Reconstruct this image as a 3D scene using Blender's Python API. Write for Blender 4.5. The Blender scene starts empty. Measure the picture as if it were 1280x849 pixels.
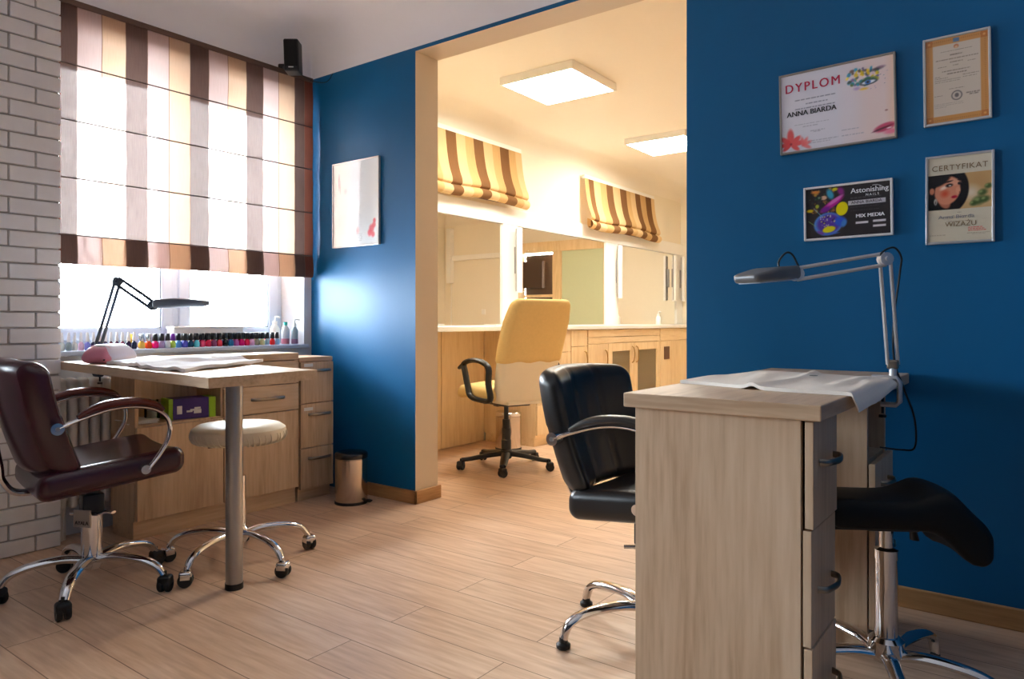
import bpy, bmesh, math, random
import numpy as np
from mathutils import Matrix, Vector
random.seed(7)
PI = math.pi
sc = bpy.context.scene
COL = sc.collection
ROOT_M = {}

# ------------------------------------------------------------------ helpers
def tag(o, label=None, cat=None, group=None, kind=None):
    if label: o['label'] = label
    if cat: o['category'] = cat
    if group: o['group'] = group
    if kind: o['kind'] = kind
    return o

def thing(name, label, cat, loc=(0, 0, 0), rz=0.0, group=None, kind=None):
    o = bpy.data.objects.new(name, None)
    o.empty_display_size = .1
    COL.objects.link(o)
    o.location = loc
    o.rotation_euler = (0, 0, rz)
    ROOT_M[o.name] = Matrix.Translation(loc) @ Matrix.Rotation(rz, 4, 'Z')
    return tag(o, label, cat, group, kind)

def cr(pts, k=6, closed=False):
    """Catmull-Rom samples through the points."""
    P = [Vector(p) for p in pts]
    n = len(P)
    out = []
    seg = n if closed else n - 1
    for i in range(seg):
        if closed:
            p0, p1, p2, p3 = P[(i - 1) % n], P[i], P[(i + 1) % n], P[(i + 2) % n]
        else:
            p1, p2 = P[i], P[i + 1]
            p0 = P[i - 1] if i > 0 else p1 * 2 - p2
            p3 = P[i + 2] if i + 2 < n else p2 * 2 - p1
        for j in range(k):
            t = j / k
            out.append(.5 * ((2 * p1) + (p2 - p0) * t + (2 * p0 - 5 * p1 + 4 * p2 - p3) * t * t + (3 * p1 - p0 - 3 * p2 + p3) * t ** 3))
    if not closed: out.append(P[-1])
    return out

class MB:
    def __init__(s):
        s.v, s.f, s.mi, s.sm = [], [], [], []
    def add(s, vs, fs, mi=0, smooth=False, X=None):
        b = len(s.v)
        for p in vs:
            p = Vector(p)
            s.v.append(X @ p if X is not None else p)
        for f in fs:
            s.f.append([i + b for i in f]); s.mi.append(mi); s.sm.append(smooth)
        return s
    def box(s, lo, hi, mi=0, r=0.0, X=None):
        lo, hi = [min(a, b) for a, b in zip(lo, hi)], [max(a, b) for a, b in zip(lo, hi)]
        c = [(a + b) / 2 for a, b in zip(lo, hi)]; h = [(b - a) / 2 for a, b in zip(lo, hi)]
        if r > 0:
            return s.rbox(c, h, min(r, min(h) * .98), seg=1, mi=mi, smooth=False, X=X)
        x0, y0, z0 = lo; x1, y1, z1 = hi
        return s.add([(x0, y0, z0), (x1, y0, z0), (x1, y1, z0), (x0, y1, z0), (x0, y0, z1), (x1, y0, z1), (x1, y1, z1), (x0, y1, z1)],
                     [(0, 3, 2, 1), (4, 5, 6, 7), (0, 1, 5, 4), (1, 2, 6, 5), (2, 3, 7, 6), (3, 0, 4, 7)], mi, False, X)
    def rbox(s, c, h, r, seg=3, n=(1, 1, 1), mi=0, smooth=True, X=None, deform=None):
        cs, kin = [], []
        for a in range(3):
            i = max(h[a] - r, 1e-6)
            inner = [-i + 2 * i * k / n[a] for k in range(n[a] + 1)]
            out = [i + r * math.tan(PI / 4 * k / seg) for k in range(1, seg + 1)]
            cs.append([-o for o in reversed(out)] + inner + out); kin.append(i)
        idx, V, Fc = {}, [], []
        def vid(i, j, k):
            if (i, j, k) not in idx:
                p = Vector((cs[0][i], cs[1][j], cs[2][k]))
                q = Vector([max(-kin[a], min(kin[a], p[a])) for a in range(3)])
                d = p - q
                if d.length > 1e-9: q = q + d.normalized() * r
                if deform: q = Vector(deform(q.x, q.y, q.z))
                idx[(i, j, k)] = len(V); V.append(q + Vector(c))
            return idx[(i, j, k)]
        N = [len(x) for x in cs]
        for i in range(N[0] - 1):
            for j in range(N[1] - 1):
                Fc.append((vid(i, j, 0), vid(i, j + 1, 0), vid(i + 1, j + 1, 0), vid(i + 1, j, 0)))
                K = N[2] - 1
                Fc.append((vid(i, j, K), vid(i + 1, j, K), vid(i + 1, j + 1, K), vid(i, j + 1, K)))
        for i in range(N[0] - 1):
            for k in range(N[2] - 1):
                Fc.append((vid(i, 0, k), vid(i + 1, 0, k), vid(i + 1, 0, k + 1), vid(i, 0, k + 1)))
                J = N[1] - 1
                Fc.append((vid(i, J, k), vid(i, J, k + 1), vid(i + 1, J, k + 1), vid(i + 1, J, k)))
        for j in range(N[1] - 1):
            for k in range(N[2] - 1):
                Fc.append((vid(0, j, k), vid(0, j, k + 1), vid(0, j + 1, k + 1), vid(0, j + 1, k)))
                I = N[0] - 1
                Fc.append((vid(I, j, k), vid(I, j + 1, k), vid(I, j + 1, k + 1), vid(I, j, k + 1)))
        return s.add(V, Fc, mi, smooth, X)
    def tube(s, path, r, n=12, mi=0, up=None, closed=False, X=None, caps=True):
        """path of points, r: number or (rx, ry) or a list of them per point; section x runs along 'up' x tangent."""
        P = [Vector(p) for p in path]
        m = len(P)
        T = []
        for i in range(m):
            if closed: t = P[(i + 1) % m] - P[i - 1]
            else: t = P[min(i + 1, m - 1)] - P[max(i - 1, 0)]
            T.append(t.normalized() if t.length > 1e-9 else Vector((0, 0, 1)))
        u = Vector(up) if up else (Vector((0, 0, 1)) if abs(T[0].z) < .9 else Vector((0, 1, 0)))
        V, Fc = [], []
        for i in range(m):
            if up is None and i > 0:
                q = T[i - 1].rotation_difference(T[i]); u = q @ u
            uu = (u - T[i] * u.dot(T[i]))
            uu = uu.normalized() if uu.length > 1e-6 else T[i].orthogonal().normalized()
            w = T[i].cross(uu)
            rr = r[i] if isinstance(r, list) else r
            rx, ry = rr if isinstance(rr, tuple) else (rr, rr)
            for k in range(n):
                a = 2 * PI * k / n
                V.append(P[i] + w * (rx * math.cos(a)) + uu * (ry * math.sin(a)))
        for i in range(m if closed else m - 1):
            j = (i + 1) % m
            for k in range(n):
                l = (k + 1) % n
                Fc.append((i * n + k, i * n + l, j * n + l, j * n + k))
        if caps and not closed:
            Fc.append(tuple(reversed(range(n)))); Fc.append(tuple(range((m - 1) * n, m * n)))
        return s.add(V, Fc, mi, True, X)
    def lathe(s, prof, c=(0, 0, 0), n=28, mi=0, X=None):
        V, Fc, rows = [], [], []
        for (r, z) in prof:
            if r < 1e-6:
                rows.append([len(V)]); V.append((c[0], c[1], c[2] + z))
            else:
                rows.append(list(range(len(V), len(V) + n)))
                for k in range(n):
                    a = 2 * PI * k / n
                    V.append((c[0] + r * math.cos(a), c[1] + r * math.sin(a), c[2] + z))
        for a, b in zip(rows[:-1], rows[1:]):
            for k in range(n):
                l = (k + 1) % n
                if len(a) == 1 and len(b) == 1: continue
                if len(a) == 1: Fc.append((a[0], b[l], b[k]))
                elif len(b) == 1: Fc.append((a[k], a[l], b[0]))
                else: Fc.append((a[k], a[l], b[l], b[k]))
        return s.add(V, Fc, mi, True, X)
    def cyl(s, a, b, r, n=20, mi=0, r2=None, X=None):
        return s.tube([a, b], [(r, r), (r2 or r, r2 or r)], n, mi, X=X)
    def grid(s, fn, nu, nv, mi=0, smooth=True, mif=None, X=None):
        V = [fn(i / nu, j / nv) for j in range(nv + 1) for i in range(nu + 1)]
        b = len(s.v)
        for p in V: s.v.append(X @ Vector(p) if X is not None else Vector(p))
        for j in range(nv):
            for i in range(nu):
                q = b + j * (nu + 1) + i
                s.f.append([q, q + 1, q + nu + 2, q + nu + 1])
                s.mi.append(mif(i, j) if mif else mi); s.sm.append(smooth)
        return s
    def prism(s, poly, z0, z1, mi=0, X=None):
        n = len(poly)
        V = [(x, y, z0) for x, y in poly] + [(x, y, z1) for x, y in poly]
        Fc = [tuple(reversed(range(n))), tuple(range(n, 2 * n))] + [(i, (i + 1) % n, n + (i + 1) % n, n + i) for i in range(n)]
        return s.add(V, Fc, mi, False, X)
    def paint(s, fn):
        for q, f in enumerate(s.f):
            p = [s.v[i] for i in f]
            c = sum(p, Vector()) / len(p)
            nrm = (p[1] - p[0]).cross(p[2] - p[0])
            nrm = nrm.normalized() if nrm.length > 1e-12 else Vector((0, 0, 1))
            m = fn(c, nrm)
            if m is not None: s.mi[q] = m
        return s
    def build(s, name, mats, parent=None, world=False, loc=None, angle=38):
        me = bpy.data.meshes.new(name)
        V = s.v
        Mx = Matrix.Identity(4)
        if parent is not None:
            Mx = ROOT_M[parent.name]
            if world:
                inv = Mx.inverted(); V = [inv @ p for p in V]
        elif loc is not None:
            V = [p - Vector(loc) for p in V] if world else V
            Mx = Matrix.Translation(loc)
        me.from_pydata([tuple(p) for p in V], [], s.f)
        for m in (mats if isinstance(mats, (list, tuple)) else [mats]): me.materials.append(m)
        me.polygons.foreach_set('material_index', s.mi)
        me.polygons.foreach_set('use_smooth', s.sm)
        me.update()
        if any(s.sm): me.set_sharp_from_angle(angle=math.radians(angle))
        o = bpy.data.objects.new(name, me)
        COL.objects.link(o)
        if parent is not None: o.parent = parent
        elif loc is not None: o.location = loc
        ROOT_M[o.name] = Mx
        return o

def struct(o): o['kind'] = 'structure'; return o

def copy_tree(o, parent=None):
    c = o.copy(); COL.objects.link(c)
    if parent is not None: c.parent = parent
    for ch in list(o.children): copy_tree(ch, c)
    return c

def text_part(name, s, size, X, mat, parent, depth=.0006, align='LEFT', bold=0.0, sx=1.0, spacing=1.0, local=False):
    """Lettering as a mesh; X places the text plane (x right, y up) in the world (or in the parent's space)."""
    cu = bpy.data.curves.new(name, 'FONT')
    cu.body = s; cu.size = size; cu.extrude = depth; cu.align_x = align; cu.space_character = spacing
    cu.resolution_u = 3
    to = bpy.data.objects.new(name, cu); COL.objects.link(to)
    dg = bpy.context.evaluated_depsgraph_get()
    me = bpy.data.meshes.new_from_object(to.evaluated_get(dg))
    bpy.data.objects.remove(to); bpy.data.curves.remove(cu)
    B = X if local else ROOT_M[parent.name].inverted() @ X
    if bold:
        b2 = bmesh.new(); b2.from_mesh(me); b2.from_mesh(me)
        b2.verts.ensure_lookup_table(); h = len(b2.verts) // 2
        for q in b2.verts[h:]: q.co.x += bold * 2; q.co.z += .00005
        b2.to_mesh(me); b2.free()
    me.transform(B @ Matrix.Diagonal((sx, 1, 1, 1)))
    me.materials.clear(); me.materials.append(mat)
    o = bpy.data.objects.new(name, me); COL.objects.link(o); o.parent = parent
    ROOT_M[o.name] = ROOT_M[parent.name]
    return o

# ------------------------------------------------------------------ materials
def lin(c):
    return tuple(((x / 255) / 12.92 if x / 255 <= .04045 else ((x / 255 + .055) / 1.055) ** 2.4) for x in c)

def new_mat(name):
    m = bpy.data.materials.new(name); m.use_nodes = True
    nt = m.node_tree
    return m, nt, nt.nodes['Principled BSDF'], nt.nodes['Material Output']

def N(nt, t, **kw):
    n = nt.nodes.new(t)
    for k, v in kw.items(): setattr(n, k, v)
    return n

def plain(name, rgb, rough=.5, metal=0.0, coat=0.0, var=.06, scale=30.0, spec=.5, bump=0.0, bscale=200.0, emit=None, estr=0.0, trans=0.0):
    """Principled with a small noise variation of its own colour, colour given in sRGB 0-255."""
    m, nt, b, out = new_mat(name)
    c = lin(rgb)
    tc = N(nt, 'ShaderNodeTexCoord')
    no = N(nt, 'ShaderNodeTexNoise'); no.inputs['Scale'].default_value = scale; no.inputs['Detail'].default_value = 3
    nt.links.new(tc.outputs['Object'], no.inputs['Vector'])
    mx = N(nt, 'ShaderNodeMix', data_type='RGBA')
    mx.inputs[6].default_value = (*[x * (1 - var) for x in c], 1)
    mx.inputs[7].default_value = (*[min(1, x * (1 + var)) for x in c], 1)
    nt.links.new(no.outputs['Fac'], mx.inputs[0])
    nt.links.new(mx.outputs[2], b.inputs['Base Color'])
    b.inputs['Roughness'].default_value = rough; b.inputs['Metallic'].default_value = metal
    b.inputs['Coat Weight'].default_value = coat; b.inputs['Coat Roughness'].default_value = .12
    b.inputs['Specular IOR Level'].default_value = spec
    b.inputs['Transmission Weight'].default_value = trans
    if bump:
        n2 = N(nt, 'ShaderNodeTexNoise'); n2.inputs['Scale'].default_value = bscale; n2.inputs['Detail'].default_value = 2
        nt.links.new(tc.outputs['Object'], n2.inputs['Vector'])
        bp = N(nt, 'ShaderNodeBump'); bp.inputs['Strength'].default_value = bump; bp.inputs['Distance'].default_value = .002
        nt.links.new(n2.outputs['Fac'], bp.inputs['Height']); nt.links.new(bp.outputs['Normal'], b.inputs['Normal'])
    if emit:
        b.inputs['Emission Color'].default_value = (*emit, 1); b.inputs['Emission Strength'].default_value = estr
    return m

def wood(name, axis, c0, c1, c2, rough=.42, seed=0.0):
    m, nt, b, out = new_mat(name)
    tc = N(nt, 'ShaderNodeTexCoord')
    mp = N(nt, 'ShaderNodeMapping')
    s = {'x': (.9, 11, 11), 'y': (11, .9, 11), 'z': (11, 11, .9)}[axis]
    mp.inputs['Scale'].default_value = s; mp.inputs['Location'].default_value = (seed, seed * 1.7, seed * .6)
    nt.links.new(tc.outputs['Object'], mp.inputs['Vector'])
    n1 = N(nt, 'ShaderNodeTexNoise'); n1.inputs['Scale'].default_value = 1.0; n1.inputs['Detail'].default_value = 4; n1.inputs['Distortion'].default_value = .5
    n2 = N(nt, 'ShaderNodeTexNoise'); n2.inputs['Scale'].default_value = 7.0; n2.inputs['Detail'].default_value = 3
    nt.links.new(mp.outputs[0], n1.inputs['Vector']); nt.links.new(mp.outputs[0], n2.inputs['Vector'])
    mm = N(nt, 'ShaderNodeMath', operation='MULTIPLY_ADD'); mm.inputs[1].default_value = .45
    ma = N(nt, 'ShaderNodeMath', operation='MULTIPLY'); ma.inputs[1].default_value = .6
    nt.links.new(n1.outputs['Fac'], ma.inputs[0])
    nt.links.new(n2.outputs['Fac'], mm.inputs[0]); nt.links.new(ma.outputs[0], mm.inputs[2])
    rp = N(nt, 'ShaderNodeValToRGB')
    e = rp.color_ramp.elements
    e[0].position = .36; e[0].color = (*lin(c0), 1)
    e[1].position = .70; e[1].color = (*lin(c2), 1)
    k = rp.color_ramp.elements.new(.52); k.color = (*lin(c1), 1)
    nt.links.new(mm.outputs[0], rp.inputs[0]); nt.links.new(rp.outputs[0], b.inputs['Base Color'])
    b.inputs['Roughness'].default_value = rough
    return m

W0, W1, W2 = (184, 150, 116), (206, 174, 138), (219, 190, 156)
WOOD = {a: wood('oak_laminate_' + a, a, W0, W1, W2, seed=i * 3.1) for i, a in enumerate('xyz')}
WOODD = {a: wood('oak_laminate_desk_' + a, a, (182, 151, 120), (204, 175, 144), (216, 190, 161), seed=5 + i * 2.3) for i, a in enumerate('xyz')}
WOODB = wood('maple_laminate', 'z', (220, 188, 138), (234, 206, 160), (241, 215, 173), seed=2.2)
WOODBY = wood('maple_laminate_long', 'y', (220, 188, 138), (234, 206, 160), (241, 215, 173), seed=4.2)
BASEB = wood('oak_baseboard', 'x', (150, 108, 66), (178, 132, 84), (196, 150, 100), seed=8)
BASEBY = wood('oak_baseboard_side', 'y', (150, 108, 66), (178, 132, 84), (196, 150, 100), seed=9)

def floor_mat():
    m, nt, b, out = new_mat('plank_floor')
    tc = N(nt, 'ShaderNodeTexCoord')
    br = N(nt, 'ShaderNodeTexBrick'); br.offset = .37; br.offset_frequency = 2; br.squash = 1
    br.inputs['Scale'].default_value = 1; br.inputs['Brick Width'].default_value = 1.28; br.inputs['Row Height'].default_value = .168
    br.inputs['Mortar Size'].default_value = .0016; br.inputs['Mortar Smooth'].default_value = .1; br.inputs['Bias'].default_value = 0
    br.inputs['Color1'].default_value = (0, 0, 0, 1); br.inputs['Color2'].default_value = (1, 1, 1, 1); br.inputs['Mortar'].default_value = (.5, .5, .5, 1)
    nt.links.new(tc.outputs['Object'], br.inputs['Vector'])
    sep = N(nt, 'ShaderNodeSeparateColor'); nt.links.new(br.outputs['Color'], sep.inputs[0])
    off = N(nt, 'ShaderNodeCombineXYZ')
    sh = N(nt, 'ShaderNodeMath', operation='MULTIPLY'); sh.inputs[1].default_value = 37
    nt.links.new(sep.outputs[0], sh.inputs[0]); nt.links.new(sh.outputs[0], off.inputs[0]); nt.links.new(sh.outputs[0], off.inputs[2])
    ad = N(nt, 'ShaderNodeVectorMath', operation='ADD')
    nt.links.new(tc.outputs['Object'], ad.inputs[0]); nt.links.new(off.outputs[0], ad.inputs[1])
    mp = N(nt, 'ShaderNodeMapping'); mp.inputs['Scale'].default_value = (.55, 5.5, 5.5)
    nt.links.new(ad.outputs[0], mp.inputs['Vector'])
    n1 = N(nt, 'ShaderNodeTexNoise'); n1.inputs['Scale'].default_value = 1.2; n1.inputs['Detail'].default_value = 5; n1.inputs['Distortion'].default_value = 1.2
    nt.links.new(mp.outputs[0], n1.inputs['Vector'])
    wv = N(nt, 'ShaderNodeMath', operation='MULTIPLY'); wv.inputs[1].default_value = 26
    nt.links.new(n1.outputs['Fac'], wv.inputs[0])
    sn = N(nt, 'ShaderNodeMath', operation='SINE'); nt.links.new(wv.outputs[0], sn.inputs[0])
    n2 = N(nt, 'ShaderNodeTexNoise'); n2.inputs['Scale'].default_value = 9; n2.inputs['Detail'].default_value = 3
    nt.links.new(mp.outputs[0], n2.inputs['Vector'])
    a1 = N(nt, 'ShaderNodeMath', operation='MULTIPLY_ADD'); a1.inputs[1].default_value = .035
    nt.links.new(sn.outputs[0], a1.inputs[0]); nt.links.new(n2.outputs['Fac'], a1.inputs[2])
    a2 = N(nt, 'ShaderNodeMath', operation='MULTIPLY_ADD'); a2.inputs[1].default_value = .16
    nt.links.new(sep.outputs[0], a2.inputs[0]); nt.links.new(a1.outputs[0], a2.inputs[2])
    rp = N(nt, 'ShaderNodeValToRGB'); e = rp.color_ramp.elements
    e[0].position = .30; e[0].color = (*lin((186, 150, 122)), 1)
    e[1].position = .92; e[1].color = (*lin((224, 195, 168)), 1)
    k = e.new(.58); k.color = (*lin((206, 171, 142)), 1)
    nt.links.new(a2.outputs[0], rp.inputs[0])
    mx = N(nt, 'ShaderNodeMix', data_type='RGBA'); mx.inputs[7].default_value = (*lin((118, 84, 60)), 1)
    nt.links.new(br.outputs['Fac'], mx.inputs[0]); nt.links.new(rp.outputs[0], mx.inputs[6])
    nt.links.new(mx.outputs[2], b.inputs['Base Color'])
    b.inputs['Roughness'].default_value = .34
    bp = N(nt, 'ShaderNodeBump'); bp.inputs['Strength'].default_value = .25; bp.inputs['Distance'].default_value = .002; bp.invert = True
    nt.links.new(br.outputs['Fac'], bp.inputs['Height']); nt.links.new(bp.outputs['Normal'], b.inputs['Normal'])
    return m

def fabric_mat(name, rgb, transp, translu, streak=300.0):
    m, nt, b, out = new_mat(name)
    nt.nodes.remove(b)
    c = lin(rgb)
    tc = N(nt, 'ShaderNodeTexCoord')
    mp = N(nt, 'ShaderNodeMapping'); mp.inputs['Scale'].default_value = (1, streak, 12)
    nt.links.new(tc.outputs['Object'], mp.inputs['Vector'])
    no = N(nt, 'ShaderNodeTexNoise'); no.inputs['Scale'].default_value = 1; no.inputs['Detail'].default_value = 2
    nt.links.new(mp.outputs[0], no.inputs['Vector'])
    mx = N(nt, 'ShaderNodeMix', data_type='RGBA')
    mx.inputs[6].default_value = (*[x * .78 for x in c], 1); mx.inputs[7].default_value = (*[min(1, x * 1.22) for x in c], 1)
    nt.links.new(no.outputs['Fac'], mx.inputs[0])
    df = N(nt, 'ShaderNodeBsdfDiffuse'); tl = N(nt, 'ShaderNodeBsdfTranslucent'); tp = N(nt, 'ShaderNodeBsdfTransparent'); tp.inputs[0].default_value = (*[(x / max(c)) ** .35 for x in c], 1)
    nt.links.new(mx.outputs[2], df.inputs[0]); nt.links.new(mx.outputs[2], tl.inputs[0])
    s1 = N(nt, 'ShaderNodeMixShader'); s1.inputs[0].default_value = translu
    nt.links.new(df.outputs[0], s1.inputs[1]); nt.links.new(tl.outputs[0], s1.inputs[2])
    s2 = N(nt, 'ShaderNodeMixShader')
    mr = N(nt, 'ShaderNodeMapRange'); mr.inputs[1].default_value = .3; mr.inputs[2].default_value = .7
    mr.inputs[3].default_value = transp * .55; mr.inputs[4].default_value = transp * 1.45
    nt.links.new(no.outputs['Fac'], mr.inputs[0]); nt.links.new(mr.outputs[0], s2.inputs[0])
    nt.links.new(s1.outputs[0], s2.inputs[1]); nt.links.new(tp.outputs[0], s2.inputs[2])
    nt.links.new(s2.outputs[0], out.inputs['Surface'])
    return m

def pane_mat(name, tint=(1, 1, 1), rough=0.0):
    m, nt, b, out = new_mat(name); nt.nodes.remove(b)
    tp = N(nt, 'ShaderNodeBsdfTransparent'); tp.inputs[0].default_value = (*tint, 1)
    gl = N(nt, 'ShaderNodeBsdfGlossy'); gl.inputs['Roughness'].default_value = rough
    fr = N(nt, 'ShaderNodeFresnel'); fr.inputs[0].default_value = 1.45
    mx = N(nt, 'ShaderNodeMixShader')
    nt.links.new(fr.outputs[0], mx.inputs[0]); nt.links.new(tp.outputs[0], mx.inputs[1]); nt.links.new(gl.outputs[0], mx.inputs[2])
    nt.links.new(mx.outputs[0], out.inputs['Surface'])
    return m

def print_mat(name, rough=.25, coat=.6):
    m, nt, b, out = new_mat(name)
    at = N(nt, 'ShaderNodeAttribute'); at.attribute_name = 'Ink'
    nt.links.new(at.outputs['Color'], b.inputs['Base Color'])
    b.inputs['Roughness'].default_value = rough; b.inputs['Coat Weight'].default_value = coat; b.inputs['Coat Roughness'].default_value = .03
    return m

BLUE = plain('blue_wall_paint', (0, 92, 142), .46, var=.02, spec=.3, bump=.06, bscale=120)
WHITEP = plain('white_wall_paint', (222, 222, 224), .8, var=.015, spec=.2)
CEILP = plain('ceiling_paint', (240, 240, 244), .85, var=.01, spec=.15)
CREAMP = plain('cream_wall_paint', (238, 230, 211), .75, var=.015, spec=.2)
JAMBP = plain('beige_jamb_paint', (214, 196, 170), .75, var=.015, spec=.2)
GREYW = plain('grey_wall_paint', (76, 76, 82), .8, var=.02)
BRICK = plain('white_painted_brick', (226, 224, 224), .72, var=.08, scale=14, bump=.5, bscale=45)
MORTAR = plain('brick_mortar', (178, 172, 166), .9, var=.06, bump=.4, bscale=90)
PVC = plain('white_window_plastic', (190, 203, 220), .3, var=.01)
WHITEM = plain('white_laminate', (240, 238, 232), .35, var=.01)
CHROME = plain('polished_chrome', (224, 224, 226), .1, 1.0, var=.01)
STEEL = plain('brushed_steel', (170, 168, 166), .3, 1.0, var=.04)
NICKEL = plain('satin_nickel', (150, 140, 128), .3, 1.0, var=.03)
SILVERP = plain('silver_paint', (208, 206, 206), .3, .45, var=.02)
BLACKP = plain('black_plastic', (16, 16, 17), .42, var=.1)
BLACKM = plain('black_paint_metal', (26, 32, 40), .35, .3, var=.05)
BLACKL = plain('black_leather', (17, 17, 19), .34, var=.1, bump=.12, bscale=260, spec=.6)
SADDLEL = plain('black_saddle_leather', (10, 10, 11), .5, var=.1, bump=.1, bscale=260, spec=.3)
WINE = plain('burgundy_leather', (60, 18, 32), .26, var=.14, scale=12, bump=.1, bscale=240, spec=.6)
WINEW = plain('mahogany_arm_pad', (92, 32, 20), .25, var=.12, spec=.6)
CREAML = plain('cream_vinyl', (226, 214, 188), .5, var=.03)
YELLOWF = plain('yellow_cloth_cover', (232, 200, 132), .85, var=.06, scale=60, bump=.3, bscale=300)
IVORY = plain('ivory_shell', (240, 228, 200), .5, var=.03)
TOWEL = plain('white_terry', (240, 239, 242), .95, var=.05, scale=80, bump=.5, bscale=500)
TOWELR = plain('cream_terry', (242, 235, 226), .95, var=.05, scale=80, bump=.5, bscale=500)
PAPERW = plain('paper_white', (235, 232, 228), .7, var=.02)
PINK = plain('pink_plastic', (216, 132, 152), .35, var=.03)
SHELLW = plain('pearl_plastic', (214, 206, 216), .35, var=.02)
PURPLE = plain('purple_card', (58, 28, 120), .45, var=.05)
LIME = plain('lime_card', (150, 200, 20), .45, var=.05)
BROWNP = plain('brown_plastic', (96, 58, 30), .5, var=.05)
RODM = plain('blind_rod', (90, 70, 62), .7, var=.05)
DARKLID = plain('dark_lid', (20, 22, 26), .22, var=.02)
REDINK = plain('crimson_ink', (196, 32, 74), .5, var=.02)
BLACKINK = plain('black_ink', (26, 26, 34), .5, var=.02)
GREYINK = plain('grey_ink', (128, 126, 136), .6, var=.02)
WHITEINK = plain('white_ink', (232, 232, 236), .6, var=.02)
GOLDINK = plain('bronze_ink', (120, 92, 58), .6, var=.02)
MIRROR, _nt, _b, _o = new_mat('mirror_silver')
_b.inputs['Metallic'].default_value = 1; _b.inputs['Roughness'].default_value = .015; _b.inputs['Base Color'].default_value = (.93, .93, .90, 1)
GLASS = pane_mat('clear_pane')
FROST = plain('frosted_green_glass', (206, 216, 180), .35, var=.02, spec=.5)
RADW = plain('radiator_enamel', (214, 208, 200), .4, var=.01)
LED = plain('led_diffuser', (255, 246, 228), .5, emit=(1.0, .95, .84), estr=27.0)
FLOORM = floor_mat()
STICKER = plain('white_sticker', (228, 226, 220), .6, var=.01)

# ------------------------------------------------------------------ the setting
H = 2.72
o = MB().box((-4.2, -2.7, -.08), (2.5, 8.95, 0)).build('floor', FLOORM); struct(o)

XW, XB = -3.68, -3.82          # inner faces of the window wall, main and back room
# window wall with two openings
m = MB()
OPEN = [(-.95, .18, .86, 1.85), (1.40, 2.795, .838, 2.37)]
ys = [-2.7, OPEN[0][0], OPEN[0][1], OPEN[1][0], OPEN[1][1], 2.95]
for a, b in ((0, 1), (2, 3), (4, 5)): m.box((-4.05, ys[a], 0), (XW, ys[b], H + .1))
for (y0, y1, z0, z1) in OPEN:
    m.box((-4.05, y0, 0), (XW, y1, z0)); m.box((-4.05, y0, z1), (XW, y1, H + .1))
struct(m.build('wall_left', WHITEP))

# white brick facing on a pier left of the window: courses of single bricks
m = MB()
PX0, PX1, PY0, PY1 = -3.68, -3.525, .30, 1.372
m.box((PX0, PY0, 0), (PX1 - .012, PY1 - .006, 2.51), mi=1)
ch, bl = .0695, .205
for r in range(37):
    z0 = r * ch + .003; z1 = min(z0 + ch - .007, 2.508)
    if z1 - z0 < .02: continue
    y = PY1
    first = bl if r % 2 else bl / 2
    while y > PY0 + .01:
        L = first if y == PY1 else bl
        y0 = max(y - L + .007, PY0)
        px = PX1 + random.uniform(-.003, .003)
        X = Matrix.Translation(((PX1 - .03 + px) / 2, (y0 + y) / 2, (z0 + z1) / 2)) @ Matrix.Rotation(random.uniform(-.008, .008), 4, 'X') @ Matrix.Rotation(random.uniform(-.012, .012), 4, 'Z')
        hh = ((px - PX1 + .03) / 2, (y - y0) / 2, (z1 - z0) / 2)
        if hh[1] > .01: m.rbox((0, 0, 0), hh, .004, seg=2, n=(1, 3, 1), X=X, smooth=False)
        y = y0 - .007
struct(m.build('wall_left_brick', [BRICK, MORTAR]))

# blue wall with the wide opening
YB, YB2 = 2.85, 3.03
OX0, OX1, OZ = -2.782, -1.212, 2.483
m = MB()
m.box((-4.05, YB, 0), (OX0, YB2, 2.504)).box((OX1, YB, 0), (2.5, YB2, 2.504)).box((OX0, YB, OZ), (OX1, YB2, 2.504))
m.box((-4.05, YB, 2.504), (2.5, YB2, H + .1))
def pick(c, n):
    if n.y < -.9 and c.z < 2.504: return 0
    if n.y > .9: return 2
    if c.z > 2.51: return 3
    return 1
m.paint(pick)
struct(m.build('wall_back', [BLUE, JAMBP, CREAMP, CEILP]))

struct(MB().box((2.4, -2.7, 0), (2.5, 2.85, H + .1)).build('wall_right', BLUE))
struct(MB().box((-4.05, -2.8, 0), (2.5, -2.7, H + .1)).build('wall_front', GREYW))
# back room walls
struct(MB().box((-4.2, YB2, 0), (XB, 8.95, H + .1)).build('wall_mirror', CREAMP))
struct(MB().box((.30, YB2, 0), (.42, 8.95, H + .1)).build('wall_far_right', CREAMP))
m = MB()
YF = 8.79
DX0, DX1, DZ = -2.72, -1.19, 2.13
m.box((-4.2, YF, 0), (DX0, 8.95, H + .1)).box((DX1, YF, 0), (.42, 8.95, H + .1)).box((DX0, YF, DZ), (DX1, 8.95, H + .1))
struct(m.build('wall_far', CREAMP))

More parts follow.
